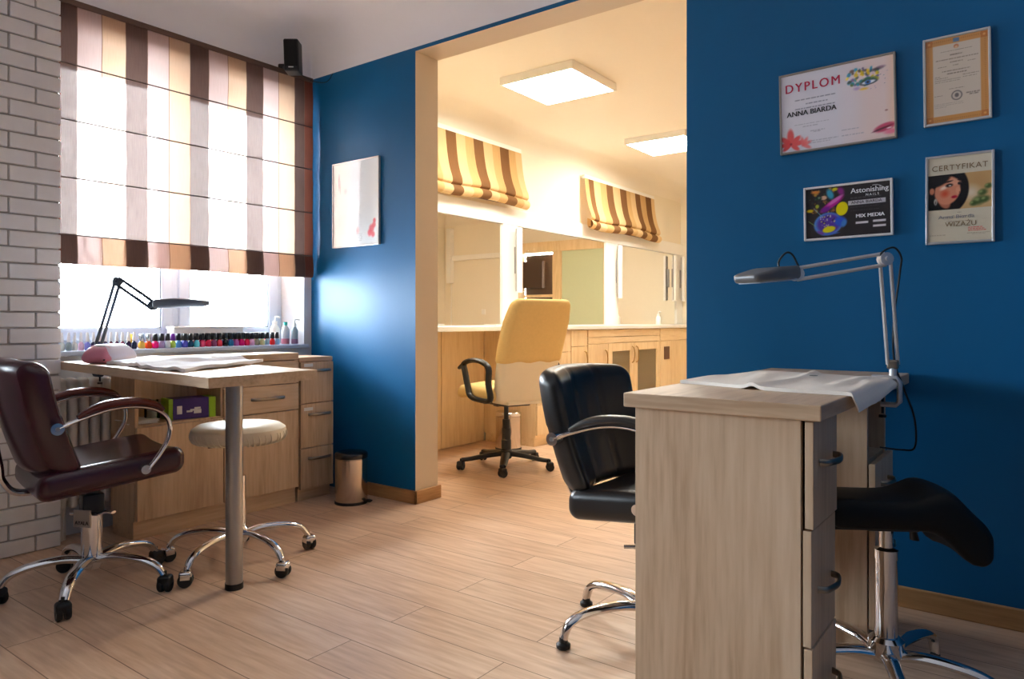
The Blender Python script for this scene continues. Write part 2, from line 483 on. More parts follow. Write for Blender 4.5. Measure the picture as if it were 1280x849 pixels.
# ceilings with a cove running round the walls
def ceil(name, x0, x1, y0, y1, mat, z0=2.504, R=.19):
    def zof(x, y):
        d = min(x - x0, x1 - x, y - y0, y1 - y)
        if d >= R: return H
        q = max(0.0, d)
        return H - R + math.sqrt(max(0, R * R - (R - q) ** 2)) if q > 1e-6 else z0
    def ticks(a, b):
        t = [a, a + 1e-4] + [a + R * (1 - math.cos(PI / 2 * k / 10)) for k in range(1, 11)]
        return t + [a + R + (b - a - 2 * R) * k / 6 for k in range(1, 6)] + [a + b - q for q in reversed(t)]
    tx, ty = ticks(x0, x1), ticks(y0, y1)
    V = [(x, y, zof(x, y)) for y in ty for x in tx]
    nx = len(tx)
    Fc = [(j * nx + i, (j + 1) * nx + i, (j + 1) * nx + i + 1, j * nx + i + 1) for j in range(len(ty) - 1) for i in range(nx - 1)]
    mb = MB().add(V, Fc, 0, True)
    mb.box((x0 - .02, y0 - .02, H + .06), (x1 + .02, y1 + .02, H + .1))
    return struct(mb.build(name, mat, angle=60))
ceil('ceiling', XW, 2.4, -2.7, YB, CEILP)
ceil('ceiling_back', XB, .30, YB2, YF, plain('cream_ceiling_paint', (242, 234, 218), .8, var=.01, spec=.15), z0=2.54)

# baseboards
def bb(name, lo, hi, mat):
    m = MB().box(lo, hi, r=.004); return struct(m.build(name, mat))
bb('baseboard_back', (-3.28, YB - .016, 0), (OX0 + .016, YB - .0005, .072), BASEB)
bb('baseboard_jamb', (OX0 + .0005, YB - .016, 0), (OX0 + .016, YB2 + .014, .072), BASEBY)
bb('baseboard_right', (OX1 - .016, YB - .016, 0), (2.39, YB - .0005, .072), BASEB)
bb('baseboard_far', (-3.2, YF - .016, 0), (DX0 - .06, YF - .0005, .072), BASEB)

# window in its recess
def window(name, y0, y1, z0, z1, xw=-3.925, xi=XW, sashes=True):
    w = thing(name, None, None, (xw, (y0 + y1) / 2, z0), kind='structure')
    f = MB()
    t = .05
    for lo, hi in (((xw - .05, y0, z0), (xw + .02, y0 + t, z1)), ((xw - .05, y1 - t, z0), (xw + .02, y1, z1)), ((xw - .05, y0 + t, z1 - t), (xw + .02, y1 - t, z1)),
                   ((xw - .05, y0 + t, z0), (xw + .02, y1 - t, z0 + t)), ((xw - .05, (y0 + y1) / 2 - .03, z0 + t), (xw + .02, (y0 + y1) / 2 + .03, z1 - t))):
        f.box(lo, hi, r=.006)
    f.build('frame', PVC, w, True)
    ymid = (y0 + y1) / 2
    for a, b in ((y0 + t - .012, ymid - .018), (ymid + .018, y1 - t + .012)):
        s = MB(); q = .066; x0, x1 = xw - .03, xw + .038
        za, zb = z0 + t - .012, z1 - t + .012
        s.box((x0, a, za), (x1, a + q, zb), r=.008).box((x0, b - q, za), (x1, b, zb), r=.008)
        s.box((x0, a + q, za), (x1, b - q, za + q), r=.008).box((x0, a + q, zb - q), (x1, b - q, zb), r=.008)
        # dark glazing gasket
        for lo, hi in (((xw, a + q, za + q), (xw + .026, a + q + .004, zb - q)), ((xw, b - q - .004, za + q), (xw + .026, b - q, zb - q)),
                       ((xw, a + q, za + q), (xw + .026, b - q, za + q + .004)), ((xw, a + q, zb - q - .004), (xw + .026, b - q, zb - q))):
            s.box(lo, hi, mi=1)
        so = s.build('sash', [PVC, BLACKM], w, True)
        MB().box((xw + .002, a + q - .004, za + q - .004), (xw + .008, b - q + .004, zb - q + .004)).build('pane', GLASS, so, True)
    return w
w1 = window('window_1', 1.40, 2.795, .862, 2.37)
s = MB().box((-3.93, 1.385, .838), (-3.645, 2.81, .862), r=.006)
s.build('sill', PVC, w1, True)
window('window_added', -.95, .18, .86, 1.85)  # unseen extra window, added to light the near side of the desk

# ------------------------------------------------------------------ roman blinds
DK, BG, TN, ED = (fabric_mat('blind_dark_stripe', (98, 76, 68), .0085, .085), fabric_mat('blind_rose_stripe', (186, 160, 152), .085, .17),
                  fabric_mat('blind_sand_stripe', (186, 152, 124), .08, .20), fabric_mat('blind_edge', (120, 70, 56), .01, .1))
SEAM = fabric_mat('blind_seam', (120, 92, 78), .02, .1)
XBL = -3.635
b = thing('roman_blind', 'large half lowered striped roman blind over the window beside white brick', 'blind', (XBL, 2.1, 2.49))
ticks = [1.405, 1.413, 1.484, 1.594, 1.706, 1.812, 1.923, 2.037, 2.141, 2.255, 2.369, 2.477, 2.582, 2.695, 2.765, 2.825]
mats_i = [3, 0, 1, 2, 0, 1, 2, 0, 1, 2, 0, 1, 2, 0, 3]
prof = [(0, 2.468)] + [(0, 2.468 - (2.468 - 1.40) * k / 44) for k in range(1, 45)] + [(.004, 1.38), (.008, 1.34), (.010, 1.30), (.006, 1.272), (-.004, 1.268), (-.012, 1.30), (-.014, 1.36), (-.012, 1.405)]
ycols, yi = [], []
for k in range(len(ticks) - 1):
    nsub = 3 if ticks[k + 1] - ticks[k] > .03 else 1
    for q in range(nsub):
        ycols.append(ticks[k] + (ticks[k + 1] - ticks[k]) * q / nsub); yi.append(mats_i[k])
    if ticks[k + 1] - ticks[k] > .03 and k < len(ticks) - 2:      # narrow sewn seam between stripes
        ycols.append(ticks[k + 1] - .0035); yi.append(4)
ycols.append(ticks[-1])
m = MB()
nV = len(ycols)
for i, (dx, z) in enumerate(prof):
    for y in ycols:
        sag = .006 * math.sin((z - 1.4) / .267 * PI) ** 2 * (0.6 + .4 * math.sin(y * 9)) if z > 1.41 else 0
        m.v.append(Vector((XBL + dx + sag, y, z + (.003 * math.sin(y * 7) if z < 1.3 else 0))))
for i in range(len(prof) - 1):
    for j in range(nV - 1):
        m.f.append([i * nV + j, i * nV + j + 1, (i + 1) * nV + j + 1, (i + 1) * nV + j]); m.mi.append(yi[j]); m.sm.append(True)
m.build('fabric', [DK, BG, TN, ED, SEAM], b, True)
MB().box((XBL - .03, 1.405, 2.468), (XBL + .008, 2.825, 2.496), r=.004).build('headrail', plain('brown_headrail', (96, 72, 60), .7), b, True)
for z in (2.194, 1.934, 1.667, 1.402):
    MB().cyl((XBL + .002, 1.41, z), (XBL + .002, 2.82, z), .0034, 8).build('rod', RODM, b, True)

BD, BT, BL_ = (fabric_mat('valance_brown_stripe', (134, 98, 66), .03, .3), fabric_mat('valance_tan_stripe', (214, 176, 122), .03, .3), fabric_mat('valance_cream_stripe', (228, 198, 150), .03, .3))
def back_blind(label, stripes, cols, ztop, zbot):
    x = XB + .055
    b = thing('roman_blind', label, 'blind', (x, (stripes[0] + stripes[-1]) / 2, ztop), group='raised blinds above the mirrors')
    hgt = ztop - zbot
    prof = [(0, ztop)] + [(.012 * math.sin(k / 10 * 2.4) + (.05 * (k / 10) ** 3), ztop - hgt * .66 * k / 10) for k in range(1, 11)]
    x1, z1 = prof[-1]
    prof += [(x1 + .02, z1 - .05), (x1 + .022, z1 - .085), (x1 + .005, z1 - .10), (x1 + .028, z1 - .115), (x1 + .04, z1 - .145), (x1 + .022, zbot + .008), (x1 - .01, zbot), (x1 - .03, zbot + .03), (x1 - .03, zbot + .1)]
    prof = [Vector((p[0], p[1], 0)) for p in prof]
    prof = cr([(p.x, p.y, 0) for p in prof], 3)
    ys_, mi_ = [], []
    for k in range(len(stripes) - 1):
        for q in range(3):
            ys_.append(stripes[k] + (stripes[k + 1] - stripes[k]) * q / 3); mi_.append(cols[k])
    ys_.append(stripes[-1])
    m = MB(); n = len(ys_)
    for p in prof:
        for y in ys_:
            f = (ztop - p.y) / hgt
            wob = .008 * math.sin(y * 11 + 2 * f) * f
            m.v.append(Vector((x + p.x + wob, y, p.y - .012 * f * math.sin(y * 5.0))))
    for i in range(len(prof) - 1):
        for j in range(n - 1):
            m.f.append([i * n + j, i * n + j + 1, (i + 1) * n + j + 1, (i + 1) * n + j]); m.mi.append(mi_[j]); m.sm.append(True)
    m.build('fabric', [BD, BT, BL_], b, True)
    MB().box((x - .03, stripes[0], ztop - .03), (x + .004, stripes[-1], ztop + .006), r=.003).build('headrail', WHITEM, b, True)
    MB().cyl((x + .045, stripes[0] + .02, zbot + .012), (x + .045, stripes[-1] - .02, zbot + .012), .006, 8).build('rod', RODM, b, True)
back_blind('folded brown and tan striped blind nearest the blue wall opening, above the first mirror', [3.45, 3.56, 3.75, 3.86, 4.07, 4.185, 4.308, 4.42, 4.525, 4.65, 4.77, 4.878, 5.003, 5.1, 5.19], [1, 2, 0, 1, 2, 0, 2, 1, 0, 2, 1, 0, 1, 2], 2.525, 1.997)
back_blind('folded brown and tan striped blind farther along, above the two farther mirrors', [6.283, 6.36, 6.46, 6.6, 6.73, 6.868, 7.03, 7.179, 7.28, 7.392, 7.512, 7.655, 7.8, 7.889], [1, 0, 2, 1, 0, 2, 0, 1, 2, 0, 1, 0, 2], 2.485, 1.945)

# ------------------------------------------------------------------ loudspeaker
t = thing('loudspeaker', 'small black loudspeaker fixed high in the corner above the blind', 'loudspeaker', (-3.45, 2.545, 2.42), PI / 2 * .42)
MB().rbox((0, 0, .085), (.042, .045, .088), .01, seg=3, deform=lambda x, y, z: (x, y - z * .12, z)).build('body', BLACKP, t)
MB().rbox((0, -.046, .094), (.036, .004, .07), .004, seg=2, deform=lambda x, y, z: (x, y - z * .12, z)).build('grille', plain('speaker_cloth', (9, 9, 10), .9), t)
MB().box((-.014, -.0445, .014), (.014, -.0405, .019)).build('badge', STICKER, t)
mm = MB()
mm.tube(cr([(-.01, .045, .06), (-.04, .10, .055), (-.113, .181, .09)], 4), .008, 10)
mm.lathe([(0, 0), (.022, 0), (.022, .008), (0, .008)], X=Matrix.Translation((-.03, .085, .055)) @ Matrix.Rotation(PI / 2, 4, 'Y'))
mm.rbox((-.117, .186, .09), (.02, .02, .02), .008, seg=2)
mm.build('bracket', BLACKP, t)
MB().tube(cr([(.02, .04, .02), (.05, .07, -.005), (.10, .10, -.02), (.16, .13, -.01), (.19, .16, .05)], 5), .0022, 6).build('cable', BLACKP, t)

# ------------------------------------------------------------------ left cabinets
def bow_handle(parent, axis, c, L, out, mat=NICKEL, name='handle', rot=None):
    """bow handle; axis 'y' or 'z', sticking out along the direction out (unit vector in world)."""
    c = Vector(c); out = Vector(out); ax = Vector({'x': (1, 0, 0), 'y': (0, 1, 0), 'z': (0, 0, 1)}[axis])
    pts = [c - ax * L / 2, c - ax * L * .42 + out * .018, c - ax * L * .2 + out * .026, c + out * .029, c + ax * L * .2 + out * .026, c + ax * L * .42 + out * .018, c + ax * L / 2]
    up = out.cross(ax)
    m = MB().tube(cr(pts, 4), (.0045, .008), 10, up=tuple(up))
    return m.build(name, mat, parent, True)

XC = -3.33
cab = thing('cabinet', 'long light oak cabinet under the window with open niche and drawers', 'cabinet', (-3.44, 2.02, 0))
m = MB()
m.box((-3.56, 1.60, .085), (XC + .0, 1.618, .79), r=.001)            # left side
m.box((-3.56, 2.462, .085), (XC, 2.48, .79), r=.001)
m.box((-3.56, 2.024, .085), (XC, 2.042, .79), r=.001)
m.box((-3.56, 1.618, .085), (-3.55, 2.462, .79))
m.box((-3.55, 1.618, .085), (XC, 2.462, .103))
m.box((-3.55, 1.618, .507), (XC, 2.024, .525))
m.build('carcass', WOOD['z'], cab, True)
MB().box((-3.56, 1.585, .79), (XC + .012, 2.485, .828), r=.003).build('worktop', WOOD['y'], cab, True)
MB().box((-3.54, 1.60, 0), (XC - .012, 2.48, .085)).build('plinth', WOOD['y'], cab, True)
d = MB().box((XC + .001, 1.603, .09), (XC + .019, 2.028, .515), r=.0015).build('door', WOOD['z'], cab, True)
MB().box((XC + .019, 1.972, .395), (XC + .034, 1.986, .44), r=.004).build('knob', BROWNP, d, True)
d = MB().box((XC + .001, 2.034, .09), (XC + .019, 2.478, .515), r=.0015).build('door', WOOD['z'], cab, True)
for z0, z1 in ((.519, .660), (.664, .786)):
    d = MB().box((XC + .001, 2.034, z0), (XC + .019, 2.478, z1), r=.0015).build('drawer', WOOD['y'], cab, True)
    if z0 < .6:
        bow_handle(d, 'y', (XC + .019, 2.285, .593), .20, (1, 0, 0))
        MB().box((XC + .0192, 2.05, .60), (XC + .0198, 2.075, .64)).build('sticker', STICKER, d, True)
tw = thing('drawer_tower', 'narrow light oak three drawer unit at the window corner beside the bin', 'cabinet', (-3.44, 2.605, 0))
m = MB()
m.box((-3.56, 2.492, .07), (XC, 2.508, .775), r=.001).box((-3.56, 2.704, .07), (XC, 2.72, .775), r=.001).box((-3.56, 2.508, .07), (-3.55, 2.704, .775)).box((-3.55, 2.508, .07), (XC, 2.704, .086))
m.build('carcass', WOOD['z'], tw, True)
MB().box((-3.56, 2.49, .775), (XC + .01, 2.722, .80), r=.003).build('worktop', WOOD['y'], tw, True)
MB().box((-3.54, 2.495, 0), (XC - .012, 2.717, .07)).build('plinth', WOOD['y'], tw, True)
for z0, z1, hz, st in ((.066, .292, .235, 0), (.296, .540, .480, 1), (.544, .772, .725, 1)):
    d = MB().box((XC + .001, 2.494, z0), (XC + .019, 2.718, z1), r=.0015).build('drawer', WOOD['z'], tw, True)
    bow_handle(d, 'y', (XC + .019, 2.62, hz), .15, (1, 0, 0))
    if st: MB().box((XC + .0192, 2.515, hz + .022), (XC + .0198, 2.575, hz + .04)).build('sticker', STICKER, d, True)

# things in the niche
g = thing('glove_box', 'purple and lime green glove carton in the open cabinet niche', 'box', (-3.42, 1.90, .525), -.18)
MB().rbox((0, 0, .05), (.055, .085, .05), .002, seg=1, smooth=False).build('carton', PURPLE, g)
for a, b in ((.0855, .118), (-.105, -.0855)): MB().box((-.0556, a, .0), (.0556, b, .1)).build('end_panel', LIME, g)
m = MB()
for k, (y, z, L) in enumerate(((.03, .05, .03), (.012, .042, .034), (-.008, .036, .028))):
    m.rbox((.0556, y, z), (.0006, L / 2, .0045), .0005, seg=1)
m.rbox((.0556, .03, .034), (.0006, .018, .010), .0005, seg=1)
MB().rbox((.0556, -.055, .045), (.0006, .012, .02), .0005, seg=1).build('label', WHITEINK, g)
m.build('print', WHITEINK, g)
j = thing('glass_jar', 'small glass jar at the back of the open cabinet niche', 'jar', (-3.45, 1.74, .525))
MB().lathe([(0, 0), (.03, 0), (.034, .008), (.034, .075), (.028, .09), (.028, .10), (.025, .10), (.025, .088), (.031, .073), (.031, .01), (0, .006)]).build('body', pane_mat('jar_glass', (.9, .95, .93)), j)
MB().lathe([(0, .007), (.0305, .007), (.0305, .05), (0, .05)]).build('filling', plain('cotton_filling', (206, 196, 178), .9), j)
m = MB()
for k in range(5):
    m.box((-.07 - .004 * k, -.06, .003 * k), (.06, .07 - .005 * (k % 2), .003 * k + .0025), X=Matrix.Rotation(.1 * k - .2, 4, 'Z'))
tag(m.build('paper_stack', PAPERW, loc=(-3.43, 1.715 - .05, .5252)), 'thin pile of loose sheets lying in the cabinet niche', 'papers')

# radiator under the sill
r = thing('radiator', 'white column radiator under the window between brick and cabinet', 'radiator', (-3.62, 1.50, .12))
m = MB()
for k in range(20):
    y = 1.405 + k * .048
    m.rbox((-3.62, y, .44), (.035, .019, .30), .017, seg=3)
m.build('fins', RADW, r, True)
m = MB().cyl((-3.62, 1.385, .69), (-3.62, 2.34, .69), .016).cyl((-3.62, 1.385, .19), (-3.62, 2.34, .19), .016)
m.build('manifold', RADW, r, True)
MB().cyl((-3.60, 1.40, 0), (-3.60, 1.40, .2), .009).build('supply_pipe', RADW, r, True)
for y in (1.415, 2.30): MB().cyl((-3.61, y, .0), (-3.61, y, .145), .010).build('foot', RADW, r, True)

# ------------------------------------------------------------------ manicure table
t = thing('manicure_table', 'oak topped manicure table on one steel leg in front of the window', 'table', (-2.47, 1.50, 0))
poly = [(-2.155, 1.268), (-2.18, 1.715), (-3.315, 1.80), (-3.315, 1.58), (-3.565, 1.58), (-3.565, 1.378)]
m = MB().prism(poly, .785, .8205)
m.paint(lambda c, n: 1 if abs(n.z) < .5 else 0)
m.build('tabletop', [WOOD['x'], WOOD['x']], t, True)
lg = MB().cyl((-2.449, 1.544, .022), (-2.449, 1.544, .785), .031, 28).build('leg', STEEL, t, True)
MB().lathe([(0, 0), (.033, 0), (.033, .022), (0, .022)], (-2.449, 1.544, 0)).build('foot', BLACKP, lg, True)
MB().lathe([(0, .772), (.06, .772), (.06, .785), (0, .785)], (-2.449, 1.544, 0)).build('mounting_plate', STEEL, lg, True)

def towel(name, label, fn, nu, nv, mat, thick=.006, loc=None):
    m = MB()
    P = [[Vector(fn(i / nu, j / nv)) for i in range(nu + 1)] for j in range(nv + 1)]
    top, bot = [], []
    V, Fc = [], []
    n1 = nu + 1
    for lay in (0, 1):
        for j in range(nv + 1):
            for i in range(n1):
                p = P[j][i].copy()
                if lay == 0: p += Vector((0, 0, thick))
                V.append(p)
    off = n1 * (nv + 1)
    for j in range(nv):
        for i in range(nu):
            q = j * n1 + i
            Fc.append((q, q + 1, q + n1 + 1, q + n1)); Fc.append((off + q, off + q + n1, off + q + n1 + 1, off + q + 1))
    for i in range(nu):
        Fc.append((i, off + i, off + i + 1, i + 1)); q = nv * n1 + i; Fc.append((q, q + 1, off + q + 1, off + q))
    for j in range(nv):
        q = j * n1; Fc.append((q, q + n1, off + q + n1, off + q)); q = j * n1 + nu; Fc.append((q, off + q, off + q + n1, q + n1))
    m.add(V, Fc, 0, True)
    o = m.build(name, mat, loc=loc, world=True, angle=80)
    return tag(o, label, 'towel')
def bil(c00, c10, c11, c01, u, v):
    return tuple(c00[k] * (1 - u) * (1 - v) + c10[k] * u * (1 - v) + c11[k] * u * v + c01[k] * (1 - u) * v for k in range(2))
def tl(u, v):
    x, y = bil((-3.12, 1.385), (-2.44, 1.33), (-2.70, 1.83), (-3.27, 1.85), u, v)
    if x < -3.3: x = -3.3
    x += .012 * math.sin(v * 9 + u * 3); y += .014 * math.sin(u * 8)
    z = .8212 + .011 * max(0, math.sin(u * 11 + v * 4)) * math.sin(PI * min(1, v * 1.2)) ** .7 + .012 * math.exp(-((u - v * .3 - .45) / .05) ** 2) + .006 * max(0, math.sin(u * 23 - v * 9))
    return (x, y, z)
towel('towel', 'creased white towel spread over the manicure table by the window', tl, 48, 24, TOWEL, .012, (-2.9, 1.6, .821))

# nail lamp
d = thing('nail_dryer', 'rounded pink and white nail lamp on the table beside the brick pier', 'nail lamp', (-3.275, 1.468, .8205), math.radians(30))
def dome(x, y, z):
    f = (z + .04) / .08
    f = min(1, max(0, f)); return (x * (1 - .42 * f ** 2.2), y * (1 - .34 * f ** 2.2), z)
MB().rbox((0, 0, .041), (.075, .105, .04), .034, seg=5, n=(4, 6, 2), deform=dome).build('housing', SHELLW, d)
MB().rbox((0, -.062, .040), (.07, .042, .0385), .033, seg=5, n=(4, 4, 2), deform=lambda x, y, z: (x * (1 - .40 * max(0, (z + .04) / .08) ** 2.2) * 1.05, y + (.034 if y < 0 else .004) * max(0, (z + .04) / .08) ** 1.5 - .008, z)).build('front_cover', PINK, d)
MB().rbox((.052, -.108, .018), (.004, .003, .003), .002, seg=2).build('button', BLACKP, d)

# ------------------------------------------------------------------ desk lamps
def desk_lamp(label, base, elbow, wrist, tip, mat, headmat, clampdir, zt, cable=None, head_w=.05, rod=.0055):
    """clamp at base (table edge), two-rod lower arm to elbow, two-rod upper arm to wrist, shade to tip"""
    B, E_, W, T = (Vector(p) for p in (base, elbow, wrist, tip))
    L = thing('desk_lamp', label, 'lamp', tuple(B))
    cd = Vector(clampdir)
    c = MB()
    # clamp: C-shaped bracket round the table edge
    path = [B + cd * (-.045) + Vector((0, 0, .0095)), B + cd * .022 + Vector((0, 0, .0095)), B + cd * .03 + Vector((0, 0, -.004)), B + cd * .03 + Vector((0, 0, -.062)), B + cd * .02 + Vector((0, 0, -.072)), B + cd * (-.02) + Vector((0, 0, -.072))]
    c.tube(path, (.016, .008), 10, up=None)
    c.build('clamp', mat, L, True)
    q = B - cd * .016
    MB().cyl(q + Vector((0, 0, -.10)), q + Vector((0, 0, -.036 - .0)), .004, 10).lathe([(0, 0), (.011, 0), (.011, .008), (0, .008)], tuple(q + Vector((0, 0, -.112)))).build('clamp_screw', BLACKP, L, True)
    P0 = B + cd * .012
    MB().cyl(P0 + Vector((0, 0, .004)), P0 + Vector((0, 0, .05)), .011, 14).build('swivel_post', mat, L, True)
    S = P0 + Vector((0, 0, .05))
    def pair(a, b, off):
        d1 = (b - a).normalized()
        up = Vector((0, 0, 1)); side = off
        mm = MB()
        for s_ in (-1, 1):
            mm.tube([a + side * s_, b + side * s_], (rod, rod), 8)
        return mm
    horiz = (W - E_); horiz.z = 0; horiz.normalize()
    offl = horiz * .0155
    pair(S, E_, offl).build('lower_arm', mat, L, True)
    MB().rbox(tuple(S), (.016, .012, .014), .006, seg=2, X=None).build('base_joint', BLACKM if headmat is BLACKM else NICKEL, L, True)
    d2 = (W - E_).normalized()
    offu = (Vector((0, 0, 1)) - d2 * d2.z).normalized() * .0165
    pair(E_, W, offu).build('upper_arm', mat, L, True)
    side = d2.cross(Vector((0, 0, 1))).normalized()
    jm = MB()
    jm.cyl(E_ - side * .013, E_ + side * .013, .019, 16); jm.cyl(E_ - side * .02, E_ + side * .02, .007, 12)
    jm.build('elbow_joint', mat, L, True)
    jm = MB(); jm.cyl(W - side * .012, W + side * .012, .020, 16); jm.cyl(W - side * .02, W + side * .02, .007, 12)
    jm.build('wrist_joint', mat, L, True)
    hd = (T - W); ln = hd.length; hd.normalize()
    hs = hd.cross(Vector((0, 0, 1))).normalized(); hu = hs.cross(hd)
    X = Matrix(((hd.x, hs.x, hu.x, W.x + hd.x * .02), (hd.y, hs.y, hu.y, W.y + hd.y * .02), (hd.z, hs.z, hu.z, W.z + hd.z * .02), (0, 0, 0, 1)))
    hl = (ln - .02) / 2
    def shade(x, y, z):
        f = (x + hl) / (2 * hl)
        w = .62 + .38 * min(1, f * 2.2) if f < .85 else 1.0 - .25 * (f - .85) / .15
        zz = z * (1.0 if z < 0 else (1.25 - 1.25 * max(0, f - .55) / .45 * .72))
        return (x, y * w, zz)
    hh = MB().rbox((hl, 0, .004), (hl, head_w, .017), .013, seg=3, n=(10, 4, 1), deform=shade, X=X)
    ho = hh.build('shade', headmat, L, True)
    MB().rbox((hl * 1.05, 0, -.0135), (hl * .78, head_w * .7, .0025), .002, seg=1, X=X).build('diffuser', PVC, ho, True)
    if cable:
        MB().tube(cr(cable, 6), .003, 8).build('cable', BLACKP, L, True)
    return L
desk_lamp('dark jointed desk lamp clamped to the manicure table against the window', (-3.562, 1.545, .8205), (-3.425, 1.570, 1.185), (-3.245, 1.640, 1.072), (-3.01, 1.755, 1.084), plain('slate_lamp_metal', (58, 70, 86), .4, .3), plain('slate_lamp_shade', (92, 100, 112), .45, .2), (-1, 0, 0), .82, head_w=.055, rod=.0078)
L = desk_lamp('silver jointed desk lamp clamped to the right oak desk edge', (-.388, 2.432, .8205), (-.383, 2.345, 1.183), (-.592, 2.19, 1.139), (-.668, 1.965, 1.118), SILVERP, plain('grey_lamp_head', (112, 112, 114), .4, .3, var=.03), (1, 0, 0), .82,
          cable=[(-.40, 2.36, 1.165), (-.39, 2.33, 1.20), (-.36, 2.34, 1.215), (-.345, 2.37, 1.19), (-.352, 2.40, 1.15), (-.372, 2.42, 1.0), (-.372, 2.43, .88), (-.35, 2.45, .80), (-.33, 2.52, .70), (-.34, 2.6, .60), (-.38, 2.62, .585), (-.44, 2.6, .59)], head_w=.052)
MB().tube(cr([(-.585, 2.195, 1.157), (-.60, 2.18, 1.195), (-.615, 2.165, 1.20), (-.622, 2.12, 1.17), (-.615, 2.12, 1.145)], 6), .003, 8).build('cable', BLACKP, L, True)

# ------------------------------------------------------------------ nail polish on the sill
def polish(name_c, body_rgb, cap, y, x=-3.70, z=.862, tall=False, sc_=1.0):
    return dict(c=name_c, rgb=body_rgb, cap=cap, y=y, x=x, tall=tall)
front = []
pale = [('clear', (206, 212, 206)), ('silver grey', (150, 166, 170)), ('milk white', (226, 222, 214)), ('baby pink', (226, 178, 196)), ('periwinkle', (124, 128, 206)), ('dark navy', (30, 34, 74)),
        ('ink blue', (34, 44, 96)), ('smoky violet', (70, 60, 90)), ('maroon', (84, 22, 44)), ('plum', (72, 24, 66)), ('wine red', (104, 20, 48)), ('aubergine', (52, 26, 60)), ('midnight blue', (22, 34, 66))]
ypale = [1.443, 1.472, 1.499, 1.527, 1.554, 1.582, 1.61, 1.638, 1.664, 1.691, 1.719, 1.748, 1.777]
for (c, rgb), y in zip(pale, ypale): front.append(polish(c, rgb, 'clear', y, tall=True))
mids = [('honey yellow', (224, 176, 70), 'silver'), ('bright orange', (252, 84, 22), 'silver'), ('hot pink', (246, 34, 134), 'black'), ('pale lavender', (178, 160, 200), 'black'), ('pearl', (206, 212, 214), 'black'), ('lime green', (190, 222, 90), 'purple')]
ym = [1.815, 1.85, 1.884, 1.918, 1.947, 1.975]
for (c, rgb, cp), y in zip(mids, ym): front.append(polish(c, rgb, cp, y))
rest = [('sky blue', (104, 164, 226)), ('indigo', (66, 66, 176)), ('petrol', (24, 66, 92)), ('turquoise', (88, 200, 214)), ('rose red', (222, 70, 110)), ('crimson', (206, 44, 84)), ('mauve', (136, 70, 110)), ('coral red', (238, 66, 84)),
        ('black', (26, 24, 38)), ('azure', (30, 120, 176)), ('orchid', (190, 96, 170)), ('magenta', (206, 20, 110)), ('raspberry', (214, 22, 76)), ('lilac', (206, 158, 196)), ('olive grey', (146, 142, 120)), ('khaki', (212, 200, 140)), ('ice blue', (170, 196, 210)), ('fire red', (236, 28, 24)), ('powder blue', (150, 196, 226))]
for k, (c, rgb) in enumerate(rest): front.append(polish(c, rgb, 'black', 2.008 + k * .0338))
back = []
bk = [('gold', (190, 150, 40), 'gold', 1.782), ('amber', (216, 160, 60), 'silver', 1.832), ('tangerine', (244, 110, 40), 'silver', 1.867), ('fuchsia', (226, 30, 150), 'black', 1.9), ('grape', (98, 50, 140), 'black', 1.934)]
for c, rgb, cp, y in bk: back.append(polish(c, rgb, cp, y, x=-3.742))
bnames = [('violet', (92, 60, 170)), ('cobalt', (34, 70, 180)), ('teal', (20, 110, 120)), ('salmon', (240, 130, 120)), ('cherry', (190, 20, 50)), ('burgundy', (110, 16, 40)), ('terracotta', (190, 80, 60)), ('slate', (70, 80, 96)), ('denim', (50, 90, 150)),
          ('heather', (160, 110, 170)), ('cerise', (220, 40, 120)), ('ruby', (170, 14, 50)), ('blush', (236, 180, 190)), ('taupe', (150, 126, 110)), ('sand', (214, 190, 150)), ('mint', (170, 220, 200)), ('scarlet', (230, 40, 40))]
for k, (c, rgb) in enumerate(bnames): back.append(polish(c, rgb, 'black', 2.024 + k * .0338, x=-3.742))
CAPM = {'black': plain('polish_cap_black', (20, 22, 26), .3), 'silver': plain('polish_cap_silver', (180, 186, 194), .25, .8), 'purple': plain('polish_cap_purple', (110, 30, 160), .35), 'gold': plain('polish_cap_gold', (200, 164, 70), .3, .8), 'clear': plain('polish_cap_clear', (222, 222, 224), .35)}
def proto_polish(tall):
    root = thing('nail_polish', 'proto', 'nail polish', (0, 0, 0))
    if tall:
        b_ = MB().lathe([(0, 0), (.0105, 0), (.0122, .003), (.0122, .03), (.008, .037), (.006, .039), (.006, .042), (0, .042)], n=14).build('bottle', CAPM['black'], root)
        c_ = MB().lathe([(0, .041), (.0078, .041), (.0085, .044), (.0055, .082), (.0035, .086), (0, .086)], n=12).build('cap', CAPM['clear'], root)
    else:
        b_ = MB().lathe([(0, 0), (.0125, 0), (.0148, .004), (.0152, .014), (.0135, .029), (.0085, .035), (.0075, .037), (.0075, .04), (0, .04)], n=14).build('bottle', CAPM['black'], root)
        c_ = MB().lathe([(0, .038), (.0115, .038), (.0125, .040), (.0098, .072), (.0085, .0745), (0, .0745)], n=12).build('cap', CAPM['black'], root)
    return root, b_, c_
PRO = {True: proto_polish(True), False: proto_polish(False)}
used = {True: False, False: False}
inkm = {}
